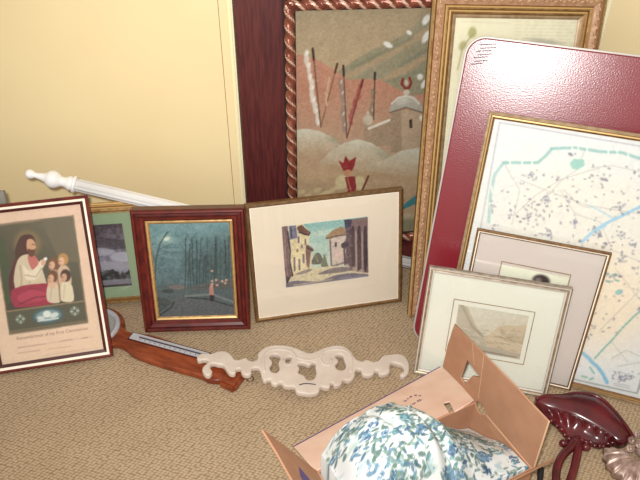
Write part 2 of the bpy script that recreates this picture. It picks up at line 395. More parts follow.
# ---- A: certificate in red-brown frame
AX = 0.0715
yawA = R(13.9); wA, hA = 0.3285, 0.482
A, mwA = frame_root('framed_certificate', -0.996 + math.cos(yawA) * AX, 1.159 + math.sin(yawA) * AX, 0.009, 13.9, 27.6, wA,
    'red-brown framed certificate showing a robed figure with children, leaning above the barometer dial', 'framed picture')
moulding('frame_moulding', wA, hA, [(0, -.018, 0), (0, 0, 0), (.004, .002, 0), (.0085, .001, 1), (.009, -.001, 1), (.0155, -.002, 2), (.016, -.001, 2), (.024, -.004, 2), (.024, -.018, 2)],
    [M['redbrown'], M['cream'], M['darkslip']], A)
pr = (-wA / 2 + .022, wA / 2 - .022, .022, hA - .022)
def artA():
    a = Art(mwA, pr, 150, 220, (224, 192, 165), z=-.008)
    a.grad(None, (222, 190, 165), (228, 200, 172), (40, 206), (60, 360)); a.noise(1.5, [6, 24])
    Q = [(-6, 227), (72, 217), (86.7, 321.7), (10.5, 333)]
    Qo = [(-8, 225), (73.5, 215.2), (88.3, 323), (9.5, 335)]
    a.poly(Qo, (140, 122, 98)); a.poly(Q, (92, 86, 66))
    a.grad(Q, (104, 96, 74), (70, 64, 48), (50, 225), (10, 300))
    a.poly([(40, 219), (72, 217), (80, 262), (60, 262)], (112, 102, 80), .8)
    a.poly([(-3, 240), (4, 238), (16, 300), (6, 305)], (70, 84, 48), .7)
    a.ell(27.5, 244, 13, 13, (150, 124, 78), .7, soft=.5); a.ell(27.5, 244, 10.5, 10.5, (118, 100, 70), .6, soft=.3)
    a.sp([(13, 266), (17, 256), (24, 252), (24, 272), (20, 292), (11, 296), (9, 280)], (92, 38, 40))
    a.sp([(17, 244), (22, 236), (31, 235), (35, 241), (33, 250), (26, 262), (19, 262), (15, 254)], (80, 46, 34))
    a.sp([(17, 262), (24, 255), (34, 256), (40, 264), (45, 278), (46, 288), (34, 294), (20, 295), (14, 282)], (206, 190, 160))
    a.sp([(28, 256), (36, 257), (39, 268), (35, 272), (30, 266)], (190, 110, 98)); a.line([(20, 266), (22, 280), (20, 292)], 1.6, (168, 150, 122), .7, 1); a.line([(27, 268), (30, 280), (28, 292)], 1.4, (176, 160, 132), .7, 1)
    a.sp([(27, 241), (31, 239), (34.5, 242), (35.5, 247), (34, 253), (30, 255), (27, 250)], (204, 158, 124)); a.sp([(28, 249), (32, 250), (35, 249.5), (34, 255), (31, 257), (28, 254)], (104, 62, 44)); a.line([(32.5, 244.5), (34.2, 244.7)], .9, (90, 60, 48)); a.line([(35, 245.5), (36, 248)], 1, (196, 148, 116))
    a.sp([(23, 265), (30, 271), (37, 266), (41, 260), (45, 262), (42, 270), (36, 279), (26, 279)], (226, 210, 184)); a.line([(25, 275), (36, 277), (42, 268)], 1.2, (170, 152, 126), .8, 1)
    a.sp([(41, 264), (42, 260), (45, 258), (46, 262), (44, 266)], (212, 166, 136)); a.ell(45.5, 259, 1.7, 1.7, (236, 232, 226))
    a.sp([(11, 292), (22, 286), (36, 284), (50, 284), (62, 292), (62, 300), (46, 305), (24, 307), (14, 306)], (156, 44, 66))
    a.sp([(18, 296), (36, 289), (54, 293), (46, 299), (24, 303)], (182, 66, 86), .8); a.line([(20, 304), (36, 297), (54, 296)], 1.4, (112, 30, 48), .8, 1); a.line([(30, 288), (44, 291), (58, 298)], 1.2, (118, 32, 50), .7, 1)
    for (x, y, hr, sk, cl) in ((53.5, 264, (122, 82, 52), (214, 170, 138), (190, 146, 118)), (63, 260, (182, 138, 80), (220, 176, 142), (208, 178, 150)),
                               (52.5, 277, (110, 72, 46), (212, 166, 132), (208, 192, 164)), (65.5, 276, (70, 48, 36), (204, 158, 126), (216, 202, 172))):
        a.sp([(x - 5.5, y + 23), (x - 5.5, y + 11), (x - 2, y + 6), (x + 3.5, y + 6), (x + 7, y + 12), (x + 8, y + 24), (x + 1, y + 26)], cl)
        a.line([(x - 1, y + 9), (x - 2, y + 22)], 1.2, tuple(v * .84 for v in cl), .7, 1)
        a.ell(x, y - .4, 5.2, 6.2, hr, 1, 0, .2); a.ell(x - 1.7, y + 1.6, 3.0, 4.2, sk, 1, 10, .3); a.line([(x - 4, y + 1.2), (x - 2.8, y + 1.2)], .8, (96, 66, 52), .9); a.line([(x - 3.6, y + 4.2), (x - 2, y + 4.3)], .7, (176, 100, 88), .9)
    a.line([(59, 285), (60, 300)], 1.6, (120, 96, 70), .7, 1); a.line([(57, 272), (58.5, 284)], 1.4, (120, 92, 70), .6, 1); a.sp([(48, 284), (53, 281), (56, 285), (52, 289)], (214, 170, 140), .8)
    a.poly([(6.6, 312), (83.6, 302), (86.7, 321.7), (10.5, 333)], (88, 84, 64))
    a.line([(6.6, 311.5), (83.6, 301)], 1.4, (146, 126, 92)); a.line([(10, 331.5), (86, 320.5)], 1.2, (128, 112, 84))
    a.ell(48, 315.5, 15.5, 8, (70, 96, 100), 1, -7); a.ell(48, 315.5, 12.5, 5.6, (134, 158, 156), .9, -7)
    a.ell(47, 314, 4, 3.5, (220, 222, 212)); a.ell(54, 315, 4.5, 2.4, (206, 212, 204), 1, -20); a.ell(41, 318, 4, 2, (214, 216, 206), .9); a.line([(38, 321), (58, 318)], 1.6, (200, 206, 200))
    for cx, cy in ((20.5, 319), (74.5, 311)):
        a.ell(cx, cy, 4.6, 4.4, (120, 128, 112)); a.line([(cx - 4, cy + .5), (cx + 4, cy - .5)], 1.2, (196, 196, 178)); a.line([(cx - .5, cy - 4), (cx + .5, cy + 4)], 1.2, (196, 196, 178)); a.ell(cx, cy, 1.6, 1.6, (86, 96, 86))
    for (p, q, al) in (((18, 347.5), (46, 343.5), .55), ((48, 343), (92, 336.5), .25), ((18, 353), (40, 350), .45), ((60, 341), (72, 339), .5), ((82, 338), (87, 337.2), .7), ((45, 355), (98, 347), .18), ((48, 349), (70, 346), .3)):
        a.line([p, q], .9, (150, 110, 98), al)
    a.noise(2.5, 3)
    return a.build('certificate_print', -.008, PRINT, A)
artA()
text_mesh('printed_caption', 'Remembrance of my First Communion', 0.196, (-wA / 2 + .073, .090, -.0075), R(0), M['capink'], A)
pane(pr, -.006, A); sheet('backing_board', (-wA / 2 + .01, wA / 2 - .01, .01, hA - .01), -.0172, M['backing'], A)

# ---- grey frame peeking out behind A
def on_y(px, py, Y):
    d = ray(px, py); return CO + d * (Y - CO[1]) / d[1]
gc = on_y(3.5, 191.5, 1.455); gh = (gc[2] - .004) / math.cos(R(15))
gb = gc - np.array([-math.sin(R(9)), math.cos(R(9)), 0]) * math.sin(R(15)) * gh - np.array([math.cos(R(9)), math.sin(R(9)), 0]) * .5
Gr, mwGr = frame_root('grey_frame', gb[0], gb[1], 0.004, 9, 15, 0.5, 'grey painted frame whose corner shows behind the framed certificate, far left edge', 'picture frame')
moulding('frame_moulding', .5, gh, [(0, -.014, 0), (0, 0, 0), (.03, .002, 0), (.034, -.004, 0), (.034, -.014, 0)], [M['grey']], Gr)
sheet('backing_board', (-.24, .24, .01, gh - .01), -.008, M['fibre'], Gr)

# ---- B: sage-green mounted picture in gilt frame
wB, hB = .40, .338
B, mwB = frame_root('gilt_framed_seascape', -.901, 1.445, .0095, 8.2, 12, wB, 'gilt framed grey seascape in a sage green mount, half hidden behind the certificate', 'framed picture')
moulding('frame_moulding', wB, hB, [(0, -.045, 0), (0, -.036, 1), (.004, -.034, 2), (.004, -.026, 0), (.001, -.022, 1), (.001, -.014, 2), (.005, -.012, 0), (.002, -.003, 1), (.004, 0, 0), (.012, .001, 2), (.016, -.004, 0), (.021, -.004, 0), (.021, -.045, 0)],
    [M['gold'], M['goldbright'], M['golddark']], B)
wh = (.09, .3015, .060, .2794)
sheet('mount', (-wB / 2 + .018, wB / 2 - .018, .018, hB - .018), -.007, M['matgreen'], B, shift(wh, wB))
def artB():
    r = shift(wh, wB); a = Art(mwB, r, 120, 120, (120, 112, 120), z=-.0088)
    a.grad(None, (84, 74, 80), (150, 146, 158), (108, 226), (112, 262)); a.noise(9, [3, 6, 12])
    a.ell(108, 245, 22, 5, (60, 54, 58), .5); a.ell(100, 252, 14, 4, (178, 176, 186), .8); a.ell(122, 257, 12, 5, (186, 184, 194), .8)
    a.ell(112, 266, 20, 4, (166, 162, 172), .9); a.line([(96, 238), (125, 241)], 2, (62, 56, 62), .5)
    a.poly([(90, 274), (104, 271), (116, 275), (131, 271), (132, 289), (90, 290)], (70, 70, 72))
    for _ in range(60):
        a.ell(rng.uniform(98, 130), rng.uniform(271, 280), rng.uniform(1, 3), rng.uniform(1, 2.5), (60, 62, 58) if rng.random() < .6 else (110, 108, 110), .8)
    a.poly([(90, 281), (132, 278), (132, 284), (90, 287)], (164, 160, 170), .7); a.poly([(90, 286), (132, 283), (132, 289), (90, 291)], (72, 60, 66), .8)
    a.noise(5, 2)
    a.build('seascape_print', -.0088, PRINT, B)
artB(); pane((-wB / 2 + .019, wB / 2 - .019, .019, hB - .019), -.006, B)
sheet('backing_board', (-wB / 2 + .006, wB / 2 - .006, .006, hB - .006), -.042, M['backing'], B)

# ---- C: dark red frame with a night street
wC, hC = .325, .402
Cc, mwC = frame_root('framed_night_street', -.536, 1.350, .011, 3.9, 14.2, wC, 'deep dark red wooden frame holding a blue moonlit street painting', 'framed painting')
moulding('frame_moulding', wC, hC, [(0, -.036, 0), (0, -.004, 0), (.004, .002, 1), (.009, .003, 0), (.013, -.002, 0), (.019, -.001, 0), (.026, -.006, 1), (.032, -.007, 0), (.037, -.012, 0), (.037, -.036, 0)],
    [M['darkred'], M['redbrown']], Cc)
moulding('gilt_slip', wC, hC, [(.0372, -.02, 0), (.0372, -.010, 0), (.040, -.009, 1), (.044, -.011, 0), (.0475, -.014, 1), (.0475, -.02, 0)], [M['gold'], M['goldbright']], Cc)
def artC():
    r = (-wC / 2 + .046, wC / 2 - .046, .046, hC - .046); a = Art(mwC, r, 130, 160, (100, 128, 132), z=-.0145)
    a.grad(None, (112, 146, 150), (82, 98, 102), (185, 226), (190, 300)); a.noise(4, [3, 8, 20])
    for _ in range(30):
        x, y = rng.uniform(150, 225), rng.uniform(232, 282); a.line([(x, y), (x + rng.uniform(8, 20), y + rng.uniform(-2, 2))], 1.6, (132, 160, 162) if rng.random() < .5 else (82, 108, 114), .35, 1.5)
    a.ell(166.5, 239.5, 8, 5, (150, 176, 170), .7, soft=1); a.ell(166.5, 239, 3.4, 1.9, (206, 218, 204), .95, -10, .9)
    a.line([(155, 300), (156, 262), (160, 244), (168, 232)], 1.4, (62, 78, 76), .8)
    for p in (((156, 262), (150, 250)), ((158, 250), (172, 244)), ((157, 256), (168, 252)), ((156, 270), (166, 262))): a.line(p, .8, (66, 84, 84), .7)
    a.poly([(152, 288), (164, 284), (182, 284), (196, 288), (234, 280), (236, 318), (152, 318)], (88, 96, 96), .7)
    a.ell(178, 287, 9, 2.4, (122, 112, 108), .8); a.ell(168, 291, 6, 2, (60, 66, 66), .8)
    a.ell(208, 266, 21, 19, (72, 88, 88), .45, soft=1); a.ell(222, 258, 14, 24, (72, 88, 86), .4, soft=1)
    for x in np.linspace(185, 232, 17):
        y0 = rng.uniform(236, 258); xt = x + rng.uniform(-2, 2); a.line([(x, 288), ((x + xt) / 2 + rng.normal() * .5, 268), (xt, y0)], rng.uniform(.6, 1.3), (54, 66, 66), .75, .8)
        for _ in range(9):
            yy = rng.uniform(y0, 282); f_ = (288 - yy) / (288 - y0 + .1); bx = x + (xt - x) * f_; dx = rng.uniform(-6, 6); a.line([(bx, yy), (bx + dx * .5, yy - 3), (bx + dx, yy - rng.uniform(5, 9))], .5, (62, 76, 76), .55, .8)
    a.poly([(192, 286), (234, 278), (234, 288), (192, 290)], (96, 92, 88), .7)
    for x, y in ((212, 281), (216, 280), (212, 284), (217, 285), (222, 281), (225, 283), (226, 280), (212, 271)): a.ell(x, y, 1.3, 1.1, (226, 180, 158), .8, soft=.9)
    a.poly([(156, 318), (172, 300), (180, 297), (206, 297), (236, 308), (236, 320)], (92, 96, 98)); a.poly([(150, 318), (150, 296), (166, 298), (172, 302), (160, 312)], (74, 82, 80))
    a.line([(186, 297), (208, 299), (236, 307)], 1.2, (56, 62, 62)); a.line([(160, 315), (172, 307), (174, 302)], 1.5, (58, 64, 64)); a.line([(186, 296), (212, 294), (236, 303)], 2.2, (128, 132, 130), .7)
    a.poly([(208.8, 287), (213, 286.5), (214, 296), (209.5, 296)], (176, 128, 118)); a.ell(211.3, 286, 1.3, 1.6, (200, 150, 130)); a.poly([(209.5, 295), (214, 295), (214, 301), (210, 301)], (62, 54, 56))
    a.a *= .93; a.noise(5, [2, 4])
    a.build('street_canvas', -.0145, OIL, Cc)
artC(); sheet('backing_board', (-wC / 2 + .008, wC / 2 - .008, .008, hC - .008), -.034, M['backing'], Cc)

# ---- D: village street print
wD, hD = .487, .395
D, mwD = frame_root('framed_village_print', -.1989, 1.4081, .005, 13.3, 14.6, wD, 'bronze framed village street print with a wide cream mount', 'framed picture')
moulding('frame_moulding', wD, hD, [(0, -.02, 1), (0, -.002, 0), (.003, 0, 0), (.008, .0005, 1), (.012, -.003, 1), (.012, -.02, 1)], [M['bronze'], M['olivegilt']], D)
whD = (.1052, .3742, .1080, .3135)
sheet('mount', (-wD / 2 + .009, wD / 2 - .009, .009, hD - .009), -.005, M['matcream'], D)
moulding('white_fillet', wD, hD, [(.0122, -.0048, 0), (.0122, -.0035, 0), (.0150, -.0035, 0), (.0150, -.0048, 0)], [M['cream']], D)
def artD():
    r = shift(whD, wD); r = (r[0] - .002, r[1] + .002, r[2] - .002, r[3] + .002)
    a = Art(mwD, r, 170, 130, (150, 188, 180), z=-.0042)
    a.grad(None, (140, 178, 172), (192, 206, 188), (320, 222), (325, 265)); a.ell(322, 233, 14, 3, (198, 210, 196), .7, -10, 1); a.ell(312, 246, 10, 3, (196, 208, 194), .6, 0, 1)
    a.poly([(284, 292), (284, 226), (303, 224.5), (310, 232), (309, 244), (312, 252), (311, 274), (316, 284)], (214, 198, 160))
    a.poly([(289, 226), (296, 225.5), (298, 238), (290, 240)], (122, 120, 140)); a.line([(291, 228), (292, 238)], 1.4, (70, 66, 84))
    a.sp([(297, 228), (302, 225.5), (306, 229), (311, 233), (307, 235.5), (301, 233.5)], (112, 78, 66)); a.line([(299, 232.5), (309, 235.5)], 1.2, (70, 56, 62))
    a.poly([(290, 252), (304, 250), (304, 276), (292, 280)], (224, 208, 166), .8)
    for x, y, h_ in ((297.6, 237, 6), (304.4, 239, 6), (301, 245, 3), (293.6, 257, 14), (298.5, 259, 11), (302.6, 254, 9), (306.4, 254, 12), (296.5, 249, 3)):
        a.poly([(x, y), (x + 2, y - .3), (x + 2.3, y + h_), (x + .3, y + h_ + .4)], (112, 100, 106), .85); a.line([(x + 2.4, y), (x + 2.7, y + h_)], .6, (236, 224, 188), .8)
    a.sp([(306, 246), (310, 246), (314, 250), (311, 253), (310, 262), (309, 268), (306.5, 262)], (128, 100, 92)); a.line([(307, 247.5), (313, 250.5)], 1.2, (74, 60, 66))
    a.poly([(281, 227), (288, 226), (289.6, 244), (289, 262), (292, 276), (296, 284), (287, 290)], (122, 98, 96)); a.line([(288, 232), (290.4, 250), (290, 262), (293, 276)], 1.5, (66, 56, 68)); a.line([(284.6, 232), (286, 262), (289, 284)], 1.4, (156, 130, 122), .8)
    a.poly([(287, 276), (296, 280), (296, 288), (286, 290)], (78, 68, 82))
    a.sp([(312, 264), (314, 256), (318, 252.5), (321.5, 256), (322, 263)], (100, 104, 92)); a.sp([(321, 266), (323, 258), (325, 254), (327, 262), (328, 267)], (118, 122, 100)); a.line([(316, 256), (318, 262)], 1.6, (146, 136, 104), .8)
    a.poly([(328, 238), (345, 233), (346, 264), (331, 267)], (198, 184, 170)); a.sp([(325.5, 238), (331, 232), (337, 228.5), (343, 227), (345.5, 235), (337, 236.5), (330, 239)], (158, 130, 98)); a.line([(326, 238.8), (336, 236.4), (345, 235)], 1.1, (92, 76, 74)); a.line([(330, 240), (331.5, 266)], 1.6, (118, 102, 104))
    a.poly([(334.6, 242.5), (336.8, 242.2), (337, 246.5), (334.8, 247)], (84, 74, 84)); a.ell(339.5, 255, 4.5, 5, (214, 182, 174), .6, soft=1); a.line([(333, 266), (346, 262)], 1.6, (112, 98, 100), .8)
    a.poly([(344, 221), (368, 217), (370, 279), (356, 274), (344, 268), (346, 250), (342, 246), (346, 238)], (128, 106, 104)); a.poly([(344, 220), (352, 219.5), (351, 227), (345, 229)], (70, 66, 84)); a.poly([(346, 230), (351, 228), (351, 266), (346, 266)], (92, 78, 84), .9)
    for x in (352.6, 358.8, 365): a.sp([(x - 1.6, 232), (x, 226), (x + 1.6, 231), (x + 2.2, 266), (x - 1, 268)], (74, 60, 68)); a.line([(x + 3, 232), (x + 3.6, 268)], 1.5, (172, 148, 138), .85)
    a.sp([(341, 244.5), (345, 242), (349, 243.5), (346, 247.5), (342, 248)], (60, 52, 66)); a.line([(344, 248), (345, 264)], 1.8, (84, 72, 80))
    for x in (347, 354, 361): a.ell(x, 267 + (x - 347) * .35, 2.6, 3, (196, 176, 156), .8, soft=.6)
    a.poly([(291, 277), (312, 268), (332, 266), (345, 266), (352, 271), (371, 273), (371, 280), (284, 291)], (212, 198, 166))
    a.sp([(284, 290), (287, 283), (297, 280.5), (318, 281), (336, 275), (352, 273), (371, 275), (371, 280), (330, 285)], (112, 104, 118), .85); a.sp([(318, 274), (332, 268), (346, 267), (352, 270), (334, 273)], (122, 110, 114), .8); a.sp([(295, 274), (308, 269), (312, 270), (303, 274)], (128, 116, 118), .7)
    a.line([(294, 285), (316, 282), (332, 279)], 1.4, (196, 180, 156), .7); a.line([(340, 278), (366, 276)], 1.6, (146, 142, 160), .8)
    for _ in range(140):
        x, y = rng.uniform(284, 369), rng.uniform(228, 286); a.line([(x, y), (x + rng.uniform(-1.5, 1.5), y + rng.uniform(1, 3))], .6, (84, 74, 82) if rng.random() < .5 else (222, 208, 176), .28)
    a.noise(7, [2, 5])
    W_, Z_ = a.X.shape; a.a[:3] = a.a[-3:] = (240, 232, 214); a.a[:, :3] = a.a[:, -3:] = (240, 232, 214)
    a.build('village_print', -.0042, PRINT, D)
artD(); pane((-wD / 2 + .0095, wD / 2 - .0095, .0095, hD - .0095), -.0032, D)
sheet('backing_board', (-wD / 2 + .004, wD / 2 - .004, .004, hD - .004), -.019, M['backing'], D)

# ---- E: rope framed painting on a low dark box
tag(box('low_wooden_box', (-.10, .49, 1.712, 1.795, 0.0, .088), M['mahogany'], bevel=.003), 'low dark red wooden box under the rope framed painting, seen beside the gold frame', 'box')
wE, hE = .62, .832
E_, mwE = frame_root('rope_framed_painting', -.11, 1.684, .090, 7.5, .6, wE, 'large desert village painting with poles and dome in twisted copper rope frame', 'framed painting')
moulding('outer_frame', wE, hE, [(0, -.026, 0), (0, -.004, 0), (.004, -.002, 0), (.036, -.010, 0), (.036, -.026, 0)], [M['black']], E_)
def rope(bm, p, q, pitch, rad=.0150, n=170, seg=32):
    p, q = Vector(p), Vector(q); t = (q - p); L = t.length; t.normalize(); a = Vector((0, 0, 1)); b = t.cross(a); rings = []; ph = []
    for i in range(n + 1):
        s = L * i / n; ring = []; pr_ = []
        for k in range(seg):
            th = 2 * math.pi * k / seg; c = abs(math.cos(th - 2 * math.pi * s / pitch)); pr_.append(c)
            ring.append(bm.verts.new(p + t * s + (a * math.cos(th) + b * math.sin(th)) * rad * (.62 + .38 * c ** .8)))
        rings.append(ring); ph.append(pr_)
    for i in range(n):
        for k in range(seg):
            f = bm.faces.new((rings[i][k], rings[i][(k + 1) % seg], rings[i + 1][(k + 1) % seg], rings[i + 1][k])); f.material_index = 1 if ph[i][k] + ph[i + 1][(k + 1) % seg] > 1.86 else 0  # paler ridge faces paint in the lit highlights of the twist
    bm.faces.new(rings[0][::-1]); bm.faces.new(rings[-1])
ins = .0185
for p, q in (((-wE / 2 + ins, ins - .012), (-wE / 2 + ins, hE - ins + .012)), ((wE / 2 - ins, ins - .012), (wE / 2 - ins, hE - ins + .012)),
             ((-wE / 2 + ins - .012, hE - ins), (wE / 2 - ins + .012, hE - ins)), ((-wE / 2 + ins - .012, ins), (wE / 2 - ins + .012, ins))):
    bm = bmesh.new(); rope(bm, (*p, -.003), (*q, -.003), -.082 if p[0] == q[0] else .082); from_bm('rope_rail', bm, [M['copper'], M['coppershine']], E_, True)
def artE():
    r = (-wE / 2 + .0355, wE / 2 - .0355, .0355, hE - .0355); a = Art(mwE, r, 250, 340, (184, 158, 124), z=-.012)
    a.grad(None, (166, 146, 112), (182, 158, 120), (300, 16), (300, 60))
    a.poly([(335, 74), (352, 62), (372, 50), (388, 44), (408, 32), (424, 16), (450, 0), (520, 60), (520, 140), (400, 110), (350, 84)], (150, 142, 112))
    for p, w_, c in ((((345, 78), (400, 48), (430, 30)), 7, (182, 152, 114)), (((370, 90), (410, 66), (440, 44)), 8, (186, 152, 114)), (((400, 66), (432, 48)), 4, (122, 128, 104)), (((352, 68), (385, 52), (412, 38)), 3, (118, 124, 100)), (((380, 84), (420, 72)), 3, (124, 130, 104)), (((420, 100), (450, 70)), 8, (142, 140, 114))):
        a.line(p, w_, c, .7, 3)
    a.poly([(280, 56), (303, 55), (318, 60), (335, 70), (348, 80), (362, 79), (380, 80), (396, 88), (412, 96), (430, 92), (470, 96), (470, 170), (280, 170)], (192, 132, 104))
    a.grad([(280, 90), (312, 82), (350, 92), (392, 90), (412, 98), (430, 94), (520, 96), (520, 175), (280, 175)], (190, 130, 102), (188, 154, 122), (350, 88), (352, 138), .9)
    for x, y, w_, h_ in ((388, 45, 5, 2.6), (409, 33, 3, 2), (426, 20, 3, 6), (426, 37, 3, 7), (420, 77, 3, 3), (424, 84, 2.4, 5)): a.ell(x, y, w_, h_, (228, 226, 216), 1, 30, .5)
    def flag(top, bot, w_, c, hi, n_=9):
        for k in range(n_):
            t = k / (n_ - 1); x = top[0] * (1 - t) + bot[0] * t + rng.normal() * .5; y = top[1] * (1 - t) + bot[1] * t
            a.ell(x, y, w_ * rng.uniform(.7, 1.15), (bot[1] - top[1]) / n_ * .75, c, .85, rng.uniform(-15, 15), .5)
            if hi is not None and k % 2 == 0: a.ell(x + w_ * .4, y, w_ * .45, (bot[1] - top[1]) / n_ * .5, hi, .85, 20, .6)
    def pole_(p, q, w_, c, tip):
        a.line([p, q], w_, c, .95); a.line([p, (p[0] * .86 + q[0] * .14, p[1] * .86 + q[1] * .14)], w_ + 1.0, tip)
    flag((306.5, 54), (318, 122), 2.5, (222, 214, 202), (240, 234, 224), 13)
    pole_((313, 49), (321, 127), 1.3, (110, 78, 58), (60, 40, 34)); pole_((337.5, 64), (321, 127), 1.2, (132, 90, 62), (84, 54, 42)); flag((329, 80), (326, 104), 1.1, (214, 180, 138), None, 6)
    flag((341, 82), (344.5, 130), 2.3, (152, 130, 116), (206, 196, 184), 10); pole_((343.5, 66), (347, 138), 1.2, (104, 74, 60), (62, 42, 36))
    flag((360, 86), (350, 122), 2.5, (168, 78, 70), (184, 96, 84), 8); pole_((363, 80), (347, 138), 1.2, (126, 60, 52), (110, 46, 42))
    flag((374, 92), (370, 124), 2.4, (138, 122, 98), (190, 172, 152), 8); pole_((375, 73), (373.6, 120), 1.3, (90, 62, 50), (60, 40, 34))
    a.poly([(364, 124), (372, 118), (374, 144), (364, 146)], (168, 142, 112)); a.ell(368, 120, 5, 5.4, (196, 182, 156)); a.ell(368, 113, 1.4, 2, (206, 194, 170))
    a.poly([(370, 128), (392, 120), (392, 146), (370, 146)], (166, 140, 112)); a.line([(369, 128.5), (391, 119.5)], 2.6, (222, 212, 194))
    a.poly([(390, 110), (421, 110), (422, 152), (391, 152)], (186, 160, 128)); a.poly([(390, 110), (401, 110), (402, 152), (391, 152)], (166, 140, 112))
    a.sp([(390, 112), (391.5, 104), (397, 98), (406, 95), (415, 97.5), (420.5, 104), (422, 112), (414, 109.5), (406, 108), (397, 109.5)], (176, 170, 154)); a.ell(402, 101, 6, 4, (200, 194, 178), .8, -20, .8); a.line([(391.5, 104), (398, 98), (406, 96), (414, 98.5), (419, 104)], 1.6, (214, 208, 194)); a.line([(390, 112.5), (406, 107.5), (421.5, 112.5)], 1.2, (110, 92, 76))
    a.line([(403, 79), (401.5, 84), (405, 88.5), (409, 88), (411, 83), (409.5, 78)], 2.4, (146, 44, 42)); a.ell(406.2, 83, 1.6, 3, (220, 190, 160)); a.ell(406.4, 92.5, 3, 2.8, (206, 196, 176))
    a.poly([(409, 120), (412, 119), (412.4, 128), (409.4, 128)], (70, 50, 44)); a.ell(421, 118, 1.6, 3, (230, 222, 208))
    hill = [(280, 136), (296, 130), (306, 128.5), (320, 131), (332, 137), (342, 146), (344, 170), (280, 170)]
    a.grad(hill, (206, 202, 180), (188, 156, 120), (312, 129), (312, 156)); a.ell(334, 140, 7, 3, (150, 150, 124), .5, 35, 1)
    hill = [(318, 164), (330, 152), (344, 143), (358, 139), (372, 143), (384, 151), (396, 162), (396, 190), (318, 190)]
    a.grad(hill, (204, 202, 178), (190, 158, 120), (356, 139), (356, 172)); a.ell(384, 155, 10, 4, (150, 152, 122), .5, 30, 1)
    hill = [(360, 166), (384, 160), (400, 151), (420, 147.5), (450, 147), (520, 160), (520, 210), (340, 190)]
    a.grad(hill, (206, 204, 182), (192, 160, 122), (415, 148), (412, 180))
    a.poly([(280, 162), (330, 164), (360, 170), (520, 190), (520, 260), (280, 260)], (192, 158, 118), .75)
    a.ell(320, 176, 26, 6, (200, 166, 124), .6, soft=1); a.ell(390, 182, 22, 6, (198, 164, 124), .6, soft=1)
    for x, y in ((302, 192), (308, 196), (318, 190), (326, 193)): a.ell(x, y, 4, 2.4, (216, 194, 140), .8, -20, .6)
    a.line([(308, 200), (330, 192), (342, 184)], 4, (222, 200, 146), .8, 2)
    a.ell(342, 182, 6.5, 7.5, (222, 204, 152), 1, 20); a.ell(360, 183, 6, 7, (220, 202, 150), 1, -20)
    a.poly([(338.5, 160), (343.5, 163), (345.5, 155.5), (349.5, 161), (356.5, 156.5), (354.5, 166), (352, 171), (343.5, 171)], (160, 46, 48)); a.ell(348, 173, 4, 3.6, (204, 146, 104))
    a.poly([(345, 177), (355, 176), (356.5, 186), (354, 200), (341, 204), (348, 190)], (158, 48, 50)); a.line([(347.5, 178), (351, 190)], 1.2, (206, 130, 90)); a.line([(368.5, 176), (361.5, 192)], 2, (130, 62, 44))
    a.poly([(401, 210), (404, 204), (417, 194), (424, 194), (424, 200), (408, 207)], (62, 134, 142)); a.poly([(416, 206), (420, 200), (440, 200), (440, 222), (418, 218)], (36, 30, 30))
    a.ell(408, 226, 20, 8, (126, 128, 98), .7, soft=1); a.ell(405, 216, 8, 3, (206, 190, 160), .6, soft=1)
    g_ = a.a.mean(-1, keepdims=True); a.a = (a.a * .84 + g_ * .16) * .90
    a.noise(4.5, [2, 4]); a.noise(2.5, 16)
    for _ in range(500):
        x, y = rng.uniform(290, 435), rng.uniform(12, 236); a.line([(x, y), (x + rng.uniform(2, 6), y + rng.uniform(-1, 1))], .5, (190, 166, 134) if rng.random() < .5 else (120, 100, 80), .22)
    a.build('painting_canvas', -.012, OIL, E_)
artE(); sheet('backing_board', (-wE / 2 + .01, wE / 2 - .01, .01, hE - .01), -.024, M['backing'], E_)

# ---- F: tall gold frame
wF, hF = .459, .973
F, mwF = frame_root('gold_framed_document', .287, 1.439, .009, 0, 14.9, wF, 'tall ornate gold frame with a pale document, behind the maroon table top', 'framed picture')
moulding('frame_moulding', wF, hF, [(0, -.035, 2), (0, -.012, 1), (.003, -.003, 0), (.007, 0, 2), (.011, -.003, 3), (.020, .002, 3), (.032, -.002, 2), (.035, -.003, 1), (.039, 0, 0), (.043, -.003, 2), (.046, -.007, 1), (.050, -.005, 0), (.054, -.009, 2), (.057, -.010, 4), (.062, -.011, 4), (.066, -.013, 4), (.066, -.035, 0)],
    [M['gold'], M['goldbright'], M['golddark'], M['goldband'], M['taupe']], F)
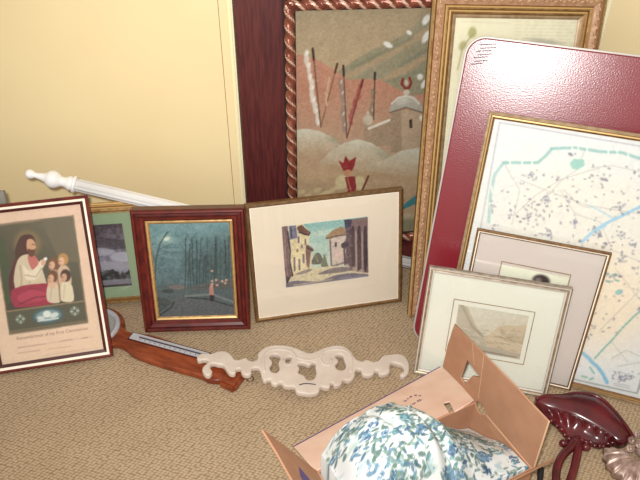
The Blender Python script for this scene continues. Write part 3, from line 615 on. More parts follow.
# raised leaf ornament along the band
bm = bmesh.new()
def leaf(x, y, ang, L=.0085, Wd=.0024):
    mtx = Matrix.Translation((x, y, .0012)) @ Matrix.Rotation(ang, 4, 'Z') @ Matrix.Diagonal((L, Wd, .0032, 1))
    bmesh.ops.create_icosphere(bm, subdivisions=1, radius=1, matrix=mtx)
y = .03
while y < hF - .02:
    for sx in (-1, 1):
        cx = sx * (wF / 2 - .0205)
        leaf(cx - .0018, y, R(70)); leaf(cx + .0022, y + .011, R(112), .007, .0026)
    y += .0235
x = -wF / 2 + .04
while x < wF / 2 - .03:
    leaf(x, hF - .0205, R(20)); leaf(x + .011, hF - .0185, R(-20), .007, .0026); leaf(x, .0205, R(20)); x += .0235
from_bm('leaf_ornament', bm, M['leafgilt'], F, True)
rF = (-wF / 2 + .064, wF / 2 - .064, .062, hF - .062)
def artF():
    a = Art(mwF, rF, 130, 300, (226, 220, 190), z=-.016); a.noise(2, [6, 20])
    for i in range(34):
        yy = 22 + i * 3.4; x = 515 if yy < 45 else 540
        while x < 578:
            L = rng.uniform(2, 7); a.line([(x, yy + (x - 520) * .02), (x + L, yy + (x + L - 520) * .02)], .8, (150, 142, 120), .28); x += L + rng.uniform(1.5, 5)
    a.ell(472.5, 33, 4, 5.5, (172, 166, 112), .95, 15, .5); a.ell(463, 46, 3.4, 5, (176, 168, 118), .9, 30, .6); a.line([(472, 36), (463, 48), (458, 70)], 1.4, (166, 158, 116), .8)
    a.ell(545, 42, 16, 2.4, (150, 148, 140), .5, 8, 1); a.line([(460, 22), (510, 24)], .8, (190, 182, 158), .5)
    for i in range(9):
        a.ell(rng.uniform(460, 520), rng.uniform(90, 300), rng.uniform(3, 7), rng.uniform(3, 6), (170, 164, 120), .8, rng.uniform(0, 180), .5)
    a.build('document_print', -.016, PRINT, F)
artF(); pane((rF[0] + .001, rF[1] - .001, rF[2] + .001, rF[3] - .001), -.0145, F); sheet('backing_board', (-wF / 2 + .01, wF / 2 - .01, .01, hF - .01), -.033, M['backing'], F)

# ---- G: folding card table leaning on its edge
SG = .90
def nshift(x, y, d): return (x + .3173 * d, y + .9483 * d)
gx, gy = nshift(.278, 1.325, .016)
G, mwG = frame_root('card_table', gx, gy, .013, -18.6, 19.0, SG, 'folded card table with glossy maroon vinyl top and rounded corners, leaning upright', 'table')
def rrect(w, h, r, inset=0, n=9):
    out = []
    for cx, cy, a0 in ((w / 2 - r, r, -90), (w / 2 - r, h - r, 0), (-w / 2 + r, h - r, 90), (-w / 2 + r, r, 180)):
        for k in range(n):
            t = R(a0 + 90 * k / (n - 1)); rr = r - inset; out.append((cx + rr * math.cos(t), cy + rr * math.sin(t)))
    return out
hG = .898
curve_slab('vinyl_top', [rrect(SG, hG, .052, .005)], .012, .003, M['vinyl'], G, z=-.006)
curve_slab('metal_edging', [rrect(SG, hG, .052), rrect(SG, hG, .052, .0052)], .020, .0008, M['tablemetal'], G, z=-.0115)
curve_slab('underside_panel', [rrect(SG, hG, .052, .006)], .006, .001, M['fibre'], G, z=-.0165)
for i, b in enumerate(((-SG / 2 + .06, SG / 2 - .06, .05, .07), (-SG / 2 + .06, SG / 2 - .06, hG - .07, hG - .05))):
    box('apron_rail', (*b, -.040, -.020), M['fibre'], G)
for i in range(4):
    y_ = .12 + .21 * i; bm = bmesh.new(); tube_bm(bm, [(-SG / 2 + .09, y_, -.029), (SG / 2 - .12, y_ + .03, -.029)], .009); from_bm('folding_leg', bm, M['tablemetal'], G, True)
# worn dark scuffs on the corner of the vinyl
bm = bmesh.new()
for i in range(7):
    a0 = (-SG / 2 + .022 + .006 * (i % 2), hG - .070 + .0085 * i); tube_bm(bm, [(a0[0] + .002 * i, a0[1] - .004, .0004), (a0[0] + .030 + .004 * i, a0[1] + .003, .0004)], .0011, 6)
from_bm('scuff_marks', bm, M['black'], G)

# ---- H: framed city map
hx, hy = nshift(.365, 1.288, .004)
wH, hH = .75, .733
Hh, mwH = frame_root('framed_city_map', hx, hy, .004, -18.6, 16.0, wH, 'large framed city street map leaning on the maroon table top', 'framed map')
moulding('frame_moulding', wH, hH, [(0, -.011, 0), (0, -.001, 0), (.003, .0005, 0), (.0075, .0, 1), (.0095, -.002, 2), (.013, -.001, 3), (.0155, -.003, 1), (.018, -.004, 1), (.018, -.011, 1)],
    [M['taupe'], M['olivegilt'], M['goldbright'], M['bronze']], Hh)
rH = (-wH / 2 + .0165, wH / 2 - .0165, .0125, hH - .0165)
def artH():
    a = Art(mwH, rH, 330, 330, (225, 226, 223), z=-.006)
    bord = [(499, 123), (800, 178), (760, 420), (638, 393), (455, 350), (470, 290)]
    a.line([(500, 123), (660, 150), (800, 176)], 1.3, (186, 184, 190)); a.line([(500, 123), (486, 200), (460, 345)], 1.3, (186, 184, 190)); a.line([(450, 350), (574, 379), (637, 393), (680, 290)], 1.2, (160, 166, 160)); a.line([(637, 393), (642, 372)], 1.0, (150, 156, 150))
    a.ell(590, 240, 105, 74, (234, 225, 204), .5, 10, .6); a.ell(600, 300, 52, 50, (238, 220, 192), .75, 0, .8)
    for _ in range(260):
        x, y = rng.uniform(488, 645), rng.uniform(126, 392); an = rng.uniform(0, math.pi); L = rng.uniform(4, 14)
        a.line([(x, y), (x + L * math.cos(an) * .6, y + L * math.sin(an) * .6), (x + L * math.cos(an + .3), y + L * math.sin(an + .3))], .5, (190, 188, 186), .4)
    for p in (((515, 215), (535, 196), (560, 180), (600, 168)), ((520, 180), (560, 196), (590, 206), (640, 214)), ((560, 190), (575, 214), (600, 222)), ((540, 205), (562, 180), (580, 168)), ((505, 165), (520, 190), (512, 225)), ((590, 168), (612, 166), (640, 172)), ((563, 190), (580, 205), (590, 208)), ((578, 168), (585, 150)), ((600, 222), (612, 250), (640, 262)), ((640, 290), (600, 330)), ((615, 268), (640, 300))):
        a.line(p, .8, (176, 172, 168), .6)
    for p, al in (([(489, 222), (491, 195), (495, 175), (504, 163)], .6), ([(504, 163), (520, 163), (538, 163), (546, 156), (552, 149)], .75), ([(552, 149), (575, 148), (600, 152), (622, 153), (640, 159), (680, 168)], .75)):
        a.line(p, 3.0, (140, 186, 180), al, 1)
    for x, y in ((510, 163), (522, 162), (532, 163), (572, 148), (578, 148), (587, 150), (608, 152), (617, 153), (628, 157), (492, 190), (490, 206)): a.line([(x, y - 3), (x + .6, y + 3)], 1.2, (240, 238, 226))
    a.poly([(570, 163), (574, 159), (584, 160), (585, 166), (578, 170), (572, 169)], (160, 202, 190))
    a.line([(590, 206), (604, 213), (614, 219)], 1.6, (166, 200, 216), .7)
    a.line([(640, 207), (622, 216), (605, 224), (594, 231), (582, 242)], 3.0, (160, 200, 220), .95); a.line([(606, 226), (594, 232), (584, 240)], 1.6, (168, 204, 222)); a.line([(660, 196), (640, 207)], 3.2, (160, 200, 220))
    a.line([(590, 360), (598, 367), (603, 374), (607, 382)], 3.6, (140, 190, 212)); a.line([(583, 353), (590, 359)], 3.6, (150, 196, 214))
    pts = [(595, 358), (604, 348), (612, 340), (622, 328), (632, 318), (642, 309), (660, 294)]
    for i in range(18):
        t0 = i / 18 * 6; k = int(t0); f = t0 - k; p = np.array(pts[k]) * (1 - f) + np.array(pts[k + 1]) * f; k2 = int(min(t0 + .2, 5.99)); f2 = min(t0 + .2, 5.99) - k2; q = np.array(pts[k2]) * (1 - f2) + np.array(pts[k2 + 1]) * f2
        a.line([p, q], 1.8, (136, 182, 170), .95)
    a.line([(582, 376), (587, 377)], 2, (160, 196, 178)); a.line([(590, 367), (594, 373)], 1.8, (150, 190, 178)); a.line([(590, 379), (593, 378)], 2, (150, 190, 178))
    # small dark district names and blocks
    for _ in range(330):
        x, y = rng.uniform(490, 644), rng.uniform(165, 350)
        if (x - 575) ** 2 / 95 ** 2 + (y - 245) ** 2 / 95 ** 2 > 1.1: continue
        c = (138, 132, 144) if rng.random() < .7 else (104, 98, 114); an = rng.uniform(-20, 100)
        a.ell(x, y, rng.uniform(.9, 1.9), rng.uniform(.6, 1.2), c, rng.uniform(.35, .8), an, .8)
    for cx, cy, rx, ry in ((533, 176, 4, 4), (547, 200, 3, 5), (620, 234, 6, 7), (600, 234, 3, 4), (606, 244, 3, 3), (614, 276, 8, 3), (538, 210, 6, 8), (528, 215, 5, 9), (620, 207, 4, 6), (571, 155, 3, 2), (604, 180, 4, 2), (549, 235, 4, 4), (575, 222, 4, 4), (622, 258, 5, 4), (634, 246, 3, 6)):
        for _ in range(12): a.ell(cx + rng.normal() * rx * .5, cy + rng.normal() * ry * .5, 1.3, .8, (136, 136, 150), .65, rng.uniform(0, 90), .7)
    for x, y in ((607, 273), (614, 275), (608, 281), (617, 280)): a.line([(x - 1.6, y), (x + 1.6, y + 1)], 1.8, (126, 168, 166), .9)
    a.ell(619, 292, 4, 2.6, (146, 190, 184), .9, -20)
    for _ in range(46): a.ell(622 + rng.normal() * 6, 377 + rng.normal() * 2.2, 1.1, .7, (136, 138, 152), .7, 0, .8)
    for dy in (-6, 6, 8): a.line([(614, 377 + dy), (630, 380 + dy)], .7, (150, 152, 160), .6)
    a.line([(612, 358), (626, 350), (640, 356)], .6, (176, 176, 172)); a.line([(618, 366), (640, 362)], .6, (176, 176, 172)); a.line([(610, 340), (628, 362)], .6, (182, 182, 178))
    a.noise(2.5, [2, 4])
    a.build('map_print', -.006, PRINT, Hh)
artH(); pane((rH[0] + .001, rH[1] - .001, rH[2] + .001, rH[3] - .001), -.0048, Hh); sheet('backing_board', (-wH / 2 + .004, wH / 2 - .004, .004, hH - .004), -.0102, M['backing'], Hh)

# ---- I: rose-grey mounted picture
wI, hI = .343, .433
I_, mwI = frame_root('framed_miniature', .3927, 1.2588, .003, -17, 14.0, wI, 'gilt-brown framed picture with a rose-grey mount, in front of the map', 'framed picture')
moulding('frame_moulding', wI, hI, [(0, -.0105, 2), (0, -.002, 0), (.0025, 0, 0), (.0055, -.001, 1), (.0085, -.002, 2), (.0115, -.003, 2), (.0115, -.0105, 2)], [M['olivegilt'], M['cream'], M['bronze']], I_)
whI = (.083, .2620, .09, .3425)
sheet('mount', (-wI / 2 + .009, wI / 2 - .009, .009, hI - .009), -.0045, M['matrose'], I_, shift(whI, wI))
moulding('mount_line', wI, hI, [(.0805, -.0048, 0), (.0805, -.0036, 0), (.083, -.0036, 0), (.083, -.0048, 0)], [M['taupe']], I_)
def artI():
    r = shift(whI, wI); a = Art(mwI, r, 90, 120, (228, 228, 206), z=-.0062); a.noise(2, [4, 12])
    a.ell(541, 281, 8.5, 6, (70, 56, 54), 1, 10, .4); a.ell(538, 281, 3.5, 3, (150, 138, 132), .8, 0, .7); a.poly([(534, 286), (548, 289), (550, 330), (532, 330)], (90, 80, 78)); a.ell(541, 292, 4, 6, (206, 176, 150))
    a.line([(550, 275), (566, 279)], .7, (190, 190, 166), .5); a.build('miniature_print', -.0062, PRINT, I_)
artI(); pane((-wI / 2 + .0095, wI / 2 - .0095, .0095, hI - .0095), -.0032, I_); sheet('backing_board', (-wI / 2 + .004, wI / 2 - .004, .004, hI - .004), -.0090, M['backing'], I_)

# ---- J: silver framed mountain sketch
wJ, hJ = .376, .338
J, mwJ = frame_root('framed_mountain_sketch', .278, 1.214, .005, -12.6, 16.9, wJ, 'silver framed mountain sketch with wide white mount, foremost of the right-hand stack', 'framed picture')
moulding('frame_moulding', wJ, hJ, [(0, -.016, 0), (0, -.002, 0), (.003, .0, 1), (.006, -.0005, 2), (.0085, -.002, 0), (.012, -.001, 1), (.0165, -.003, 0), (.0165, -.016, 0)], [M['silver'], M['silverlight'], M['taupe']], J)
sheet('mount', (-wJ / 2 + .013, wJ / 2 - .013, .013, hJ - .013), -.0055, M['matwhite'], J)
x0, x1, y0, y1 = .0793, .2973, .0871, .2530
moulding('ruled_line', wJ, hJ, [(x0, 0, 0)], [M['taupe']], None) if False else None
def ring_rect(name, x0, x1, y0, y1, t, z, m_, parent, w):
    bm = bmesh.new()
    for b in ((x0, x1, y0, y0 + t), (x0, x1, y1 - t, y1), (x0, x0 + t, y0 + t, y1 - t), (x1 - t, x1, y0 + t, y1 - t)):
        box_bm(bm, b[0] - w / 2, b[1] - w / 2, b[2], b[3], z - .0004, z)
    return from_bm(name, bm, m_, parent)
ring_rect('ruled_line', x0, x1, y0, y1, .0022, -.0050, M['taupe'], J, wJ)
def artJ():
    r = (.0950 - wJ / 2, .2832 - wJ / 2, .1020, .2385); a = Art(mwJ, r, 120, 90, (200, 190, 168), z=-.0050); a.grad(None, (206, 202, 184), (200, 190, 168), (480, 305), (490, 360)); a.noise(3, [3, 8])
    a.poly([(458, 303), (468, 308), (476, 326), (484, 336), (498, 340), (455, 360)], (184, 175, 155)); a.line([(462, 305), (472, 326), (482, 336)], 2.4, (160, 150, 128), .7)
    a.poly([(484, 338), (492, 332), (500, 326), (508, 325), (516, 326), (526, 325), (528, 345), (520, 356), (488, 346)], (198, 182, 155)); a.poly([(500, 326), (506, 335), (514, 328), (520, 340), (526, 328), (527, 346), (500, 340)], (184, 167, 140), .7)
    for _ in range(50):
        x = rng.uniform(462, 524); y = 334 + (x - 470) * .16 + rng.normal() * 5; a.line([(x, y), (x + rng.uniform(3, 9), y + rng.uniform(0, 3))], .8, (150, 138, 118) if rng.random() < .6 else (218, 208, 186), .6)
    a.poly([(462, 346), (480, 345), (500, 349), (521, 354), (520, 361), (460, 352)], (172, 162, 144), .8); a.line([(478, 350), (516, 357)], 1.2, (128, 118, 106), .7); a.line([(470, 354), (519, 359)], 1.6, (206, 186, 160), .8)
    a.noise(3, 2); a.build('sketch_print', -.0050, PRINT, J)
artJ(); pane((-wJ / 2 + .0135, wJ / 2 - .0135, .0135, hJ - .0135), -.0035, J); sheet('backing_board', (-wJ / 2 + .004, wJ / 2 - .004, .004, hJ - .004), -.015, M['backing'], J)

# ------------------------------------------------------------------ white fluted pole with a turned finial
def on_y(px, py, Y):
    d = ray(px, py); return CO + d * (Y - CO[1]) / d[1]
p_tip = Vector(on_y(25.5, 173, 1.535)); p_low = Vector(on_y(452, 272.6, 1.636))
ax = (p_low - p_tip).normalized(); Lp = (p_low - p_tip).length
zx = ax; yx = Vector((0, 1, 0)); yx = (yx - zx * yx.dot(zx)).normalized(); xx = yx.cross(zx).normalized()
mp_ = Matrix((xx, yx, zx)).transposed().to_4x4(); mp_.translation = p_tip
pole = tag(empty('fluted_pole', mp_), 'white fluted wooden pole with turned finial, slanting along the wall behind the frames', 'pole')
def lathe(name, prof, m_, parent, seg=32, flute=0.0, nf=12):
    bm = bmesh.new(); rings = []
    for r_, z_ in prof:
        rings.append([bm.verts.new(((r_ - flute * (0.5 + 0.5 * math.cos(nf * 2 * math.pi * k / seg))) * math.cos(2 * math.pi * k / seg), (r_ - flute * (0.5 + 0.5 * math.cos(nf * 2 * math.pi * k / seg))) * math.sin(2 * math.pi * k / seg), z_)) for k in range(seg)])
    for a, b in zip(rings[:-1], rings[1:]):
        for k in range(seg): bm.faces.new((a[k], a[(k + 1) % seg], b[(k + 1) % seg], b[k]))
    bm.faces.new(rings[0][::-1]); bm.faces.new(rings[-1]); return from_bm(name, bm, m_, parent, True)
lathe('finial', [(.001, 0), (.008, .001), (.0125, .006), (.014, .012), (.0125, .019), (.008, .026), (.0085, .032), (.0115, .046), (.0155, .056), (.0205, .060), (.0245, .066), (.0265, .074), (.0255, .083), (.021, .091), (.0155, .098), (.0145, .104), (.0165, .112), (.0215, .119), (.0225, .123), (.0205, .127), (.0205, .130)], M['white'], pole)
lathe('collar', [(.0205, .130), (.0255, .131), (.0262, .135), (.0255, .139), (.0185, .1405)], M['white'], pole)
lathe('fluted_shaft', [(.0200, .1405), (.0200, Lp)], M['white'], pole, seg=120, flute=.0020, nf=10)

# ------------------------------------------------------------------ banjo barometer on the carpet
bc = np.array([-.6962, 1.3588]); ba = R(-21.87)
bar = tag(empty('banjo_barometer', Matrix.Translation((*bc, 0)) @ Matrix.Rotation(ba, 4, 'Z')), 'orange-brown wooden banjo barometer lying on the carpet, dial hidden behind the certificate', 'barometer')
top = [(.084, .040), (.106, .031), (.128, .032), (.150, .039), (.178, .045), (.215, .048), (.248, .047), (.323, .041), (.379, .036), (.400, .027), (.418, .022), (.445, .024), (.466, .022)]
bot = [(.466, -.026), (.445, -.035), (.428, -.038), (.412, -.034), (.390, -.034), (.338, -.039), (.239, -.044), (.190, -.043), (.170, -.041), (.150, -.032), (.128, -.027), (.108, -.028), (.085, -.038)]
arc = [(.0945 * math.cos(R(t)), .0945 * math.sin(R(t))) for t in range(336, 24, -8)]
curve_slab('body', [top + bot + arc[::1]], .022, .005, M['barowood'], bar, z=.011, shade=False)
bm = bmesh.new(); box_bm(bm, -.026, .026, -.026, .026, 0, .026); bmesh.ops.bevel(bm, geom=bm.edges[:], offset=.005, segments=2, affect='EDGES')
bmesh.ops.transform(bm, matrix=Matrix.Translation((.492, .0, 0)) @ Matrix.Rotation(R(-4), 4, 'Z') @ Matrix.Diagonal((1, 1.5, 1, 1)), verts=bm.verts)
from_bm('end_block', bm, M['barowood'], bar)
bm = bmesh.new(); tube_bm(bm, [(.535 + .010 * math.cos(t), .018 + .010 * math.sin(t), .012) for t in np.linspace(0, 2 * math.pi, 17)], .0018, 8, False); from_bm('hanging_ring', bm, M['brass'], bar, True)
bm = bmesh.new(); tube_bm(bm, [(.0735 * math.cos(t), .0735 * math.sin(t), .024) for t in np.linspace(0, 2 * math.pi, 61)], .0090, 12, False); from_bm('bezel', bm, M['chrome'], bar, True)
bm = bmesh.new(); bmesh.ops.create_circle(bm, cap_ends=True, segments=48, radius=.070, matrix=Matrix.Translation((0, 0, .0245))); from_bm('dial', bm, M['dial'], bar)
th = empty('t', Matrix()); bpy.data.objects.remove(th)
bm = bmesh.new(); box_bm(bm, -.128, .128, -.0125, .0125, 0, .004)
plate = from_bm('thermometer_plate', bm, M['chrome'], bar); plate.location = (.258, .026, .0215); plate.rotation_euler = (0, 0, R(4))
bm = bmesh.new(); box_bm(bm, -.132, .132, -.0165, .0165, 0, .0025); fr_ = from_bm('thermometer_frame', bm, M['darkslip'], bar); fr_.location = (.258, .026, .0212); fr_.rotation_euler = (0, 0, R(4))
bm = bmesh.new(); tube_bm(bm, [(-.10, 0, .0055), (.11, 0, .0055)], .0022, 8)
for k in range(12): box_bm(bm, -.095 + .017 * k, -.0935 + .017 * k, -.010, -.004, .004, .0043)
tb = from_bm('thermometer_tube', bm, M['darkglass'], plate)

# ------------------------------------------------------------------ pierced cream carving
Z = lambda L: [(180 + x / 2.667, 320 + y / 2.667) for x, y in L]
o0 = np.array(at(200, 358, .055)); o1 = np.array(at(410, 366, .019)); ex = (o1 - o0) / np.linalg.norm(o1 - o0); ey = np.cross([0, 0, 1], ex); ey /= np.linalg.norm(ey)
oo = np.array(at(305, 372, (.055 + .019) / 2))
OUT = Z([(45, 97), (54, 89), (68, 87), (84, 88), (100, 82), (124, 83), (139, 94), (147, 104), (160, 104), (175, 99), (186, 107), (204, 105), (208, 88), (220, 76), (236, 68), (275, 66), (305, 72), (328, 81), (345, 87), (365, 81), (395, 70), (430, 67), (454, 80), (468, 100), (484, 109), (500, 104), (515, 110), (530, 106), (540, 95), (562, 90), (592, 91), (608, 105), (612, 128), (604, 147), (592, 150), (587, 143), (596, 136), (594, 122), (580, 115), (566, 113), (560, 122), (560, 136), (546, 144), (531, 142), (525, 133), (515, 144), (500, 147), (486, 142), (482, 131), (471, 131), (465, 152), (450, 161), (436, 159), (430, 170), (412, 174), (405, 166), (399, 179), (386, 179), (376, 177), (371, 190), (350, 197), (330, 195), (311, 190), (304, 177), (290, 177), (276, 173), (269, 165), (256, 171), (244, 166), (239, 157), (226, 161), (218, 151), (214, 136), (205, 126), (191, 130), (190, 142), (176, 146), (164, 139), (160, 129), (150, 131), (147, 141), (135, 142), (125, 133), (115, 120), (100, 117), (86, 115), (81, 125), (86, 138), (75, 147), (63, 140), (60, 126), (70, 115), (74, 108), (62, 105), (50, 107)])
HOLES = [Z(h_) for h_ in ([(240, 97), (254, 90), (267, 98), (262, 113), (263, 134), (250, 139), (240, 126), (247, 112)], [(315, 117), (326, 113), (344, 119), (358, 112), (361, 125), (363, 141), (354, 157), (341, 158), (331, 146), (317, 140), (319, 128)], [(415, 96), (430, 91), (437, 104), (440, 128), (425, 132), (415, 121), (423, 108)], [(283, 103), (296, 97), (295, 106), (287, 113)])]
orn_m = Matrix((ex, ey, np.cross(ex, ey))).transposed().to_4x4(); orn_m.translation = oo
L2 = [[on_plane(px, py, oo, ex, ey) for px, py in lp] for lp in [OUT] + HOLES]
orn = empty('carved_ornament', orn_m); tag(orn, 'cream white pierced scrollwork carving lying on the carpet with one end on the barometer', 'carving')
curve_slab('scrollwork', L2, .019, .0050, M['resin'], orn, True, 3, z=-.0095, shade=True)
def prel(name, pts, rad, m_=M['resin'], zz=.0): 
    bm = bmesh.new(); P = [(*on_plane(*p, oo, ex, ey), zz) for p in Z(pts)]; tube_bm(bm, spline(P, 6), rad, 8, True, .45); return from_bm(name, bm, m_, orn, True)
prel('raised_scroll', [(225, 140), (222, 105), (238, 82), (270, 78), (296, 84), (308, 100), (298, 118), (280, 118), (276, 104)], .0048, zz=-.0005)
prel('raised_scroll', [(455, 140), (458, 105), (442, 82), (410, 78), (386, 84), (374, 100), (384, 118), (400, 118), (404, 104)], .0048, zz=-.0005)
prel('raised_scroll', [(300, 95), (318, 102), (345, 107), (370, 100), (382, 92)], .0045, zz=-.0005)
prel('incised_line', [(318, 173), (330, 170), (345, 170), (362, 172)], .0022, M['darkglass'], -.0002)

# ------------------------------------------------------------------ cardboard box with flaps
bO = np.array([0, .779, 0]); e3 = np.array([.891, .454, 0]); r3 = np.array([.454, -.891, 0]); z3 = np.array([0, 0, 1.0]); BW, BD, BH = .434, .205, .18
bxm = Matrix((e3, -r3, z3)).transposed().to_4x4(); cpos = bO + e3 * BW / 2 + r3 * BD / 2; bxm.translation = cpos
cb = tag(empty('cardboard_box', bxm), 'open brown cardboard box with raised flaps holding floral fabric, front centre', 'box')
tk = .005
bm = bmesh.new()
for b in ((-BW / 2, BW / 2, BD / 2 - tk, BD / 2, 0, BH), (-BW / 2, BW / 2, -BD / 2, -BD / 2 + tk, 0, BH), (-BW / 2, -BW / 2 + tk, -BD / 2 + tk, BD / 2 - tk, 0, BH), (BW / 2 - tk, BW / 2, -BD / 2 + tk, BD / 2 - tk, 0, BH - .02), (-BW / 2, BW / 2, -BD / 2, BD / 2, 0, tk)): box_bm(bm, *b)
from_bm('box_body', bm, M['cardboard'], cb)
def loc(P): return Vector(bxm.inverted() @ Vector(P))
def flap(name, org, ex_, ey_, loops, parent=cb, t=.004, m_=None):
    ex_ = np.array(ex_) / np.linalg.norm(ex_); ey_ = np.array(ey_) - ex_ * (np.array(ey_) @ ex_); ey_ /= np.linalg.norm(ey_)
    mm = Matrix((ex_, ey_, np.cross(ex_, ey_))).transposed().to_4x4(); mm.translation = org
    o = curve_slab(name, loops, t, .0004, m_ or M['cardboard'], parent, bres=0); o.matrix_local = bxm.inverted() @ mm; return o, mm
FRp = bO + e3 * BW + r3 * BD + z3 * BH
d_r = np.array(-.0095 * e3 + .1755 * z3); 
ellip = [(.1818 + .020 * math.cos(t), -.0005 + .0155 * math.sin(t)) for t in np.linspace(0, 2 * math.pi, 20, endpoint=False)]
rim = [(.2015, .0), (.199, .008), (.192, .014), (.182, .0158), (.172, .014), (.165, .008), (.1625, 0)]
outer = [(0, 0), (0, .1757), (.06, .1745), (.10, .176), (.18, .172), (.3169, .1671), (.322, .14), (.326, .11), (.331, .08), (.334, .04), (.339, -.0099), (.30, -.006), (.255, 0), (.24, .0)] + rim
tri = [(.2539, .1014), (.2029, .0938), (.2288, .0712), (.2502, .0157), (.2679, .0233)]
rf, rfm = flap('right_flap', FRp, -r3, d_r, [outer, tri])
# pressed creases of the flap
bm = bmesh.new()
for p, q in (((.247, .169), (.229, .110)), ((.205, .171), (.196, .02))):
    v = Vector((q[0] - p[0], q[1] - p[1], 0)).normalized(); n_ = Vector((-v.y, v.x, 0)) * .0009
    vs = [bm.verts.new(Vector((*a, .00215)) + s * n_) for a, s in ((p, 1), (p, -1), (q, -1), (q, 1))]; bm.faces.new(vs)
    vs = [bm.verts.new(Vector((*a, -.00215)) + s * n_) for a, s in ((p, 1), (p, -1), (q, -1), (q, 1))]; bm.faces.new(vs)
from_bm('crease', bm, M['cardedge'], rf)
bm = bmesh.new(); tube_bm(bm, [(.002, 0, 0), (.1625, 0, 0)], .0026, 8); from_bm('fold_edge', bm, M['cardedge'], rf)
bm = bmesh.new(); tube_bm(bm, [(0, .002, 0), (0, .175, 0)], .0022, 8); from_bm('cut_edge', bm, M['cardedge'], rf)
# wall strip under the fold with the lower half of the hand hole is the box wall itself, cut low; add its upper band with the notch
band = [(.0, -.024), (.0, -.001), (.1625, -.001), (.166, -.0085), (.174, -.0145), (.182, -.016), (.190, -.0145), (.198, -.0085), (.2005, -.001), (.205, -.001), (.205, -.024)]
bo, _ = flap('wall_band', FRp - e3 * .0025, -r3, z3, [band])
BLp = bO + z3 * BH
d_b = np.array(-.1237 * r3 - .0737 * z3)
fb, fbm = flap('back_flap', BLp, e3, d_b, [[(0, 0), (0, .1439), (.25, .196), (.500, .2495), (.495, .19), (.487, .1271), (.472, .08), (.4486, .0094), (.3671, -.0074), (.384, .035), (.3884, .0474), (.374, .052), (.355, .0)]], m_=M['cardlit'])  # flash brightness on this flap is put into its paler cardboard colour
bm = bmesh.new()
for zz in (.00205, -.00205):
    bm.faces.new([bm.verts.new((*p, zz)) for p in ((0, .1385), (.5, .2440), (.5, .2493), (0, .1437))])
from_bm('printed_edge_stripe', bm, M['purple'], fb)
bm = bmesh.new()
mk = [(405, 401.5, 2.2), (409, 399, 1.4), (411.5, 397.5, 2.4), (414.5, 396.2, 1.6), (416.5, 395.6, 1.2), (420, 396, 1.5)]
mk2 = [(399, 412.5, 1.0), (402, 411.5, 1.8), (404.5, 410, 1.6), (410, 406.5, 1.4), (412.5, 405, 1.2), (415, 404.3, 2.0), (418.5, 402, 2.2), (421.5, 400.2, 2.2)]
for (x_, y_, s_) in mk + mk2:
    c_ = Vector((*on_plane(x_, y_, BLp, np.array(fbm.col[0][:3]), np.array(fbm.col[1][:3])), 0))
    for k in range(3):
        p = c_ + Vector((random.uniform(-.004, .004), random.uniform(-.003, .003), 0)); h_ = .0019 * s_; w_ = .0015
        if k == 1: h_, w_ = w_, h_
        for zz in (.0021, -.0021): bm.faces.new([bm.verts.new((p.x + a * w_, p.y + b * h_, zz)) for a, b in ((-1, -1), (1, -1), (1, 1), (-1, 1))])
from_bm('faded_lettering', bm, M['ink'], fb)
d_l = np.array(-.1171 * e3 + .2166 * z3)
fl, flm = flap('left_flap', BLp, r3, d_l, [[(0, 0), (0, .2464), (.05, .228), (.105, .219), (.20, .205), (.205, 0)]])
bm = bmesh.new()
for zz in (.0021, -.0021): bm.faces.new([bm.verts.new((*p, zz)) for p in ((.0405, .130), (.075, .155), (.11, .15), (.11, .09), (.0593, .098))])
from_bm('purple_print_patch', bm, M['purple'], fl)
bm = bmesh.new(); tube_bm(bm, [(0, .2464, 0), (.05, .228, 0), (.105, .219, 0), (.2, .205, 0)], .0021, 6); from_bm('cut_edge', bm, M['cardboard'], fl)
ff, _ = flap('front_flap', bO + r3 * BD + z3 * BH, e3, r3 * .42 + z3, [[(0, 0), (0, .08), (.434, .092), (.434, 0)]])

